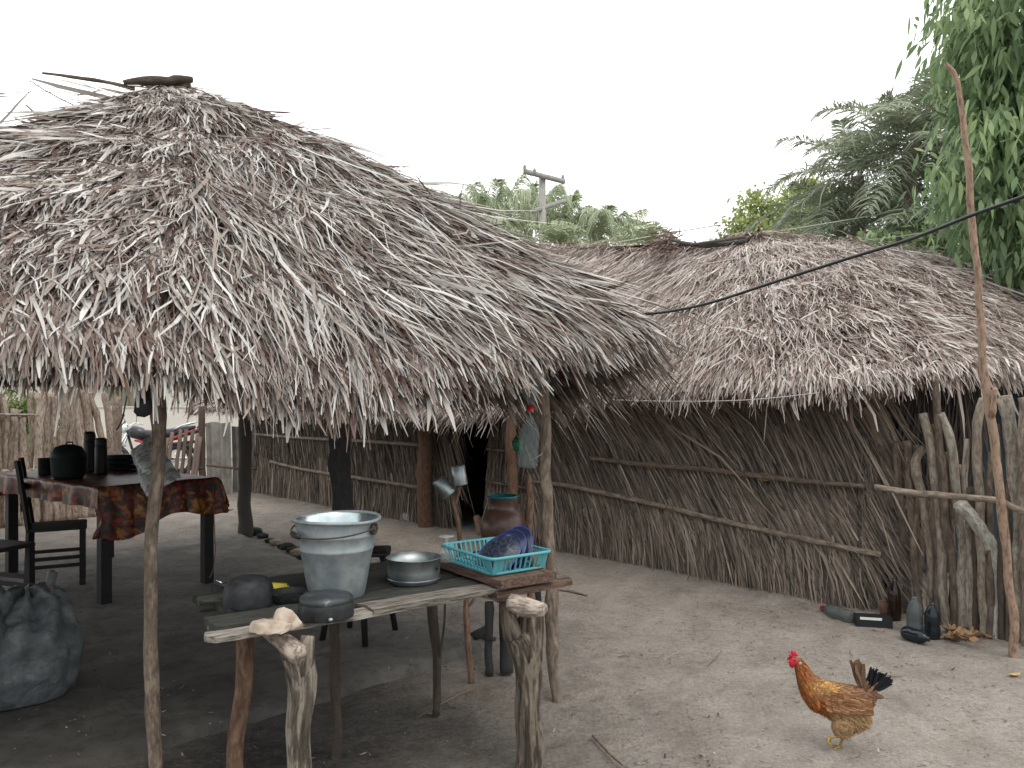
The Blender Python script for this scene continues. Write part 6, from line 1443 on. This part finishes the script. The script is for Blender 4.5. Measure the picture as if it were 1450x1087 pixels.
# mesh.validate may not drop anything here
sethue(pl.data, C[:len(pl.data.vertices)])
def feathers(name, roots, dirs, L_, W_, colr, nrm=(0, -1, 0), k=1, prof=(.35, .8, 1, 1, .55), curl=0., parent=hen, mul=.25):
    roots = np.array(roots, float); dirs = np.array(dirs, float); n = len(roots)
    V, F, T, U = blades(roots, dirs, np.tile(np.array(nrm, float), (n, 1))+rng.normal(0, .1, (n, 3)), np.array(L_)*np.ones(n), np.array(W_)*np.ones(n), .5, curl=curl, twist=.2, prof=prof)
    mb = MB(); mb.add(V, F, .5, U); o = mb.build(name, FM, parent, world=False)
    C = np.repeat(np.array(colr)*np.ones((n, 3))*rng.uniform(1-mul, 1+mul, n)[:, None], 2*len(prof), 0); sethue(o.data, C); return o
# folded wings on both flanks
for s_ in (-1, 1):
    R_o = []; D_ = []; L_ = []; cc = []
    for r_ in range(6):
        for q_ in range(16):
            t = q_/15
            cx_ = 480+r_*52+t*20; cy_ = 455+t*150+r_*6
            wy = s_*.0545*(1-((cx_-600)/520)**2)*math.sqrt(max(.05, 1-((cy_-560)/190)**2))
            R_o.append(tuple(hx(cx_, cy_, wy*1.06+s_*.001*r_))); D_.append((1, 0, -.28+.25*t*(r_ > 2))); L_.append(.030+.010*r_*.7); cc.append(np.array([.27, .125, .055])*(1.15-.05*r_) if (q_+r_) % 7 else np.array([.40, .24, .13]))
    feathers('wing', R_o, D_, L_, .012, np.array(cc), nrm=(0, s_, 0), curl=-.02)
# tail: brown upright fan and black fan behind
R_o = [tuple(hx(835+random.uniform(-30, 30), 470, random.uniform(-.012, .012))) for _ in range(16)]
D_ = [(-.34+.36*k/15+random.uniform(-.03, .03), random.uniform(-.06, .06), 1) for k in range(16)]
feathers('tail_coverts', R_o, D_, [.105+random.uniform(0, .02) for _ in range(16)], .015, np.array([.17, .10, .06]), prof=(.4, .8, 1, 1, .8))
R_o = [tuple(hx(875+random.uniform(-15, 25), 490, random.uniform(-.016, .016))) for _ in range(44)]
D_ = [(math.sin(.05+1.15*k/43), random.uniform(-.12, .12), math.cos(.05+1.15*k/43)) for k in range(44)]
feathers('tail', R_o, D_, [.100+random.uniform(-.018, .012) for _ in range(44)], .013, np.array([.012, .013, .02]), prof=(.4, .8, 1, 1, .45), curl=.12)
R_o = [tuple(hx(855+random.uniform(-35, 40), 480+random.uniform(-20, 60), random.uniform(-.025, .025))) for _ in range(60)]
D_ = [(math.sin(a_), random.uniform(-.25, .25), math.cos(a_)) for a_ in np.linspace(-.1, 1.9, 60)]
feathers('tail_coverts', R_o, D_, [.050+random.uniform(-.01, .015) for _ in range(60)], .013, np.array([.21, .115, .065]), mul=.4)
M['comb'] = mat('red comb', [(.3, (.42, .012, .03)), (.7, (.62, .03, .07))], scale=60, bump=.4, bumpdist=.001, rough=.5)
M['shank'] = mat('yellow scaly skin', [(.3, (.30, .19, .07)), (.7, (.50, .34, .14))], scale=150, bump=.5, bumpdist=.0006, rough=.6)
M['beak'] = mat('horn beak', [(.3, (.25, .17, .10)), (.7, (.40, .30, .19))], scale=50, bump=0, rough=.4)
M['eye'] = mat('orange black eye', [(.3, (.02, .01, .005)), (.7, (.05, .02, .01))], scale=50, bump=0, rough=.1, spec=.8)
b = MB(); b.lump(hx(262, 172), (.010, .0035, .011), 3, .5, 2.5); b.lump(hx(250, 160), (.005, .003, .010), 2, .2); b.lump(hx(272, 165), (.006, .003, .009), 2, .2); b.lump(hx(240, 190), (.008, .0035, .007), 3, .4, 2.5); b.lump(hx(285, 185), (.008, .003, .006), 2, .2); b.build('comb', M['comb'], hen, world=False)
b = MB()
for s_ in (-1, 1): b.lump(hx(246, 262, s_*.006), (.009, .004, .016), 3, .25, 2.); b.lump(hx(252, 235, s_*.0125), (.018, .0035, .016), 3, .2, 2.)
b.build('wattle', M['comb'], hen, world=False)
b = MB(); b.tube([hx(240, 236), hx(215, 241), hx(196, 248)], [.0065, .0045, .0008], 10); b.build('beak', M['beak'], hen, world=False)
for s_ in (-1, 1):
    b = MB(); b.lump(hx(262, 222, s_*.0155), (.0042, .002, .0042), 2, 0); b.build('eye', M['eye'], hen, world=False)
    b = MB(); b.lump(hx(307, 243, s_*.0175), (.006, .002, .006), 2, .1); b.build('ear_lobe', M['rag'], hen, world=False)
def hleg(hip, hock, foot, y, lifted):
    b = MB(); b.tube([hip, (hip+hock)/2+Vector((.004, 0, 0)), hock], [.016, .011, .0075], 10); b.tube([hock, (hock+foot)/2, foot], [.0075, .0058, .0062], 10)
    toes = [(-1, .0), (-.85, .55), (-.85, -.55), (.75, .25)]
    for i, (dx, dy) in enumerate(toes):
        L_ = .042 if i == 0 else .036 if i < 3 else .018
        if not lifted: p1 = foot+Vector((dx*L_*.5, dy*L_*.5, -.001)); p2 = foot+Vector((dx*L_, dy*L_, -.0035)); p3 = p2+Vector((dx*.008, dy*.008, -.003))
        else: p1 = foot+Vector((dx*.010, dy*.014, -.012)); p2 = foot+Vector((dx*.006+.008*(i < 3), dy*.018, -.032)); p3 = p2+Vector((.006, 0, -.007))
        b.tube([foot, p1, p2, p3], [.0052, .0045, .0036, .0008], 8)
    b.build('leg', M['shank'], hen, world=False)
hleg(hx(690, 790, .022), hx(702, 862, .022), hx(668, 978, .022), .022, False)
hleg(hx(660, 790, -.024), hx(622, 850, -.024), hx(545, 862, -.024), -.024, True)
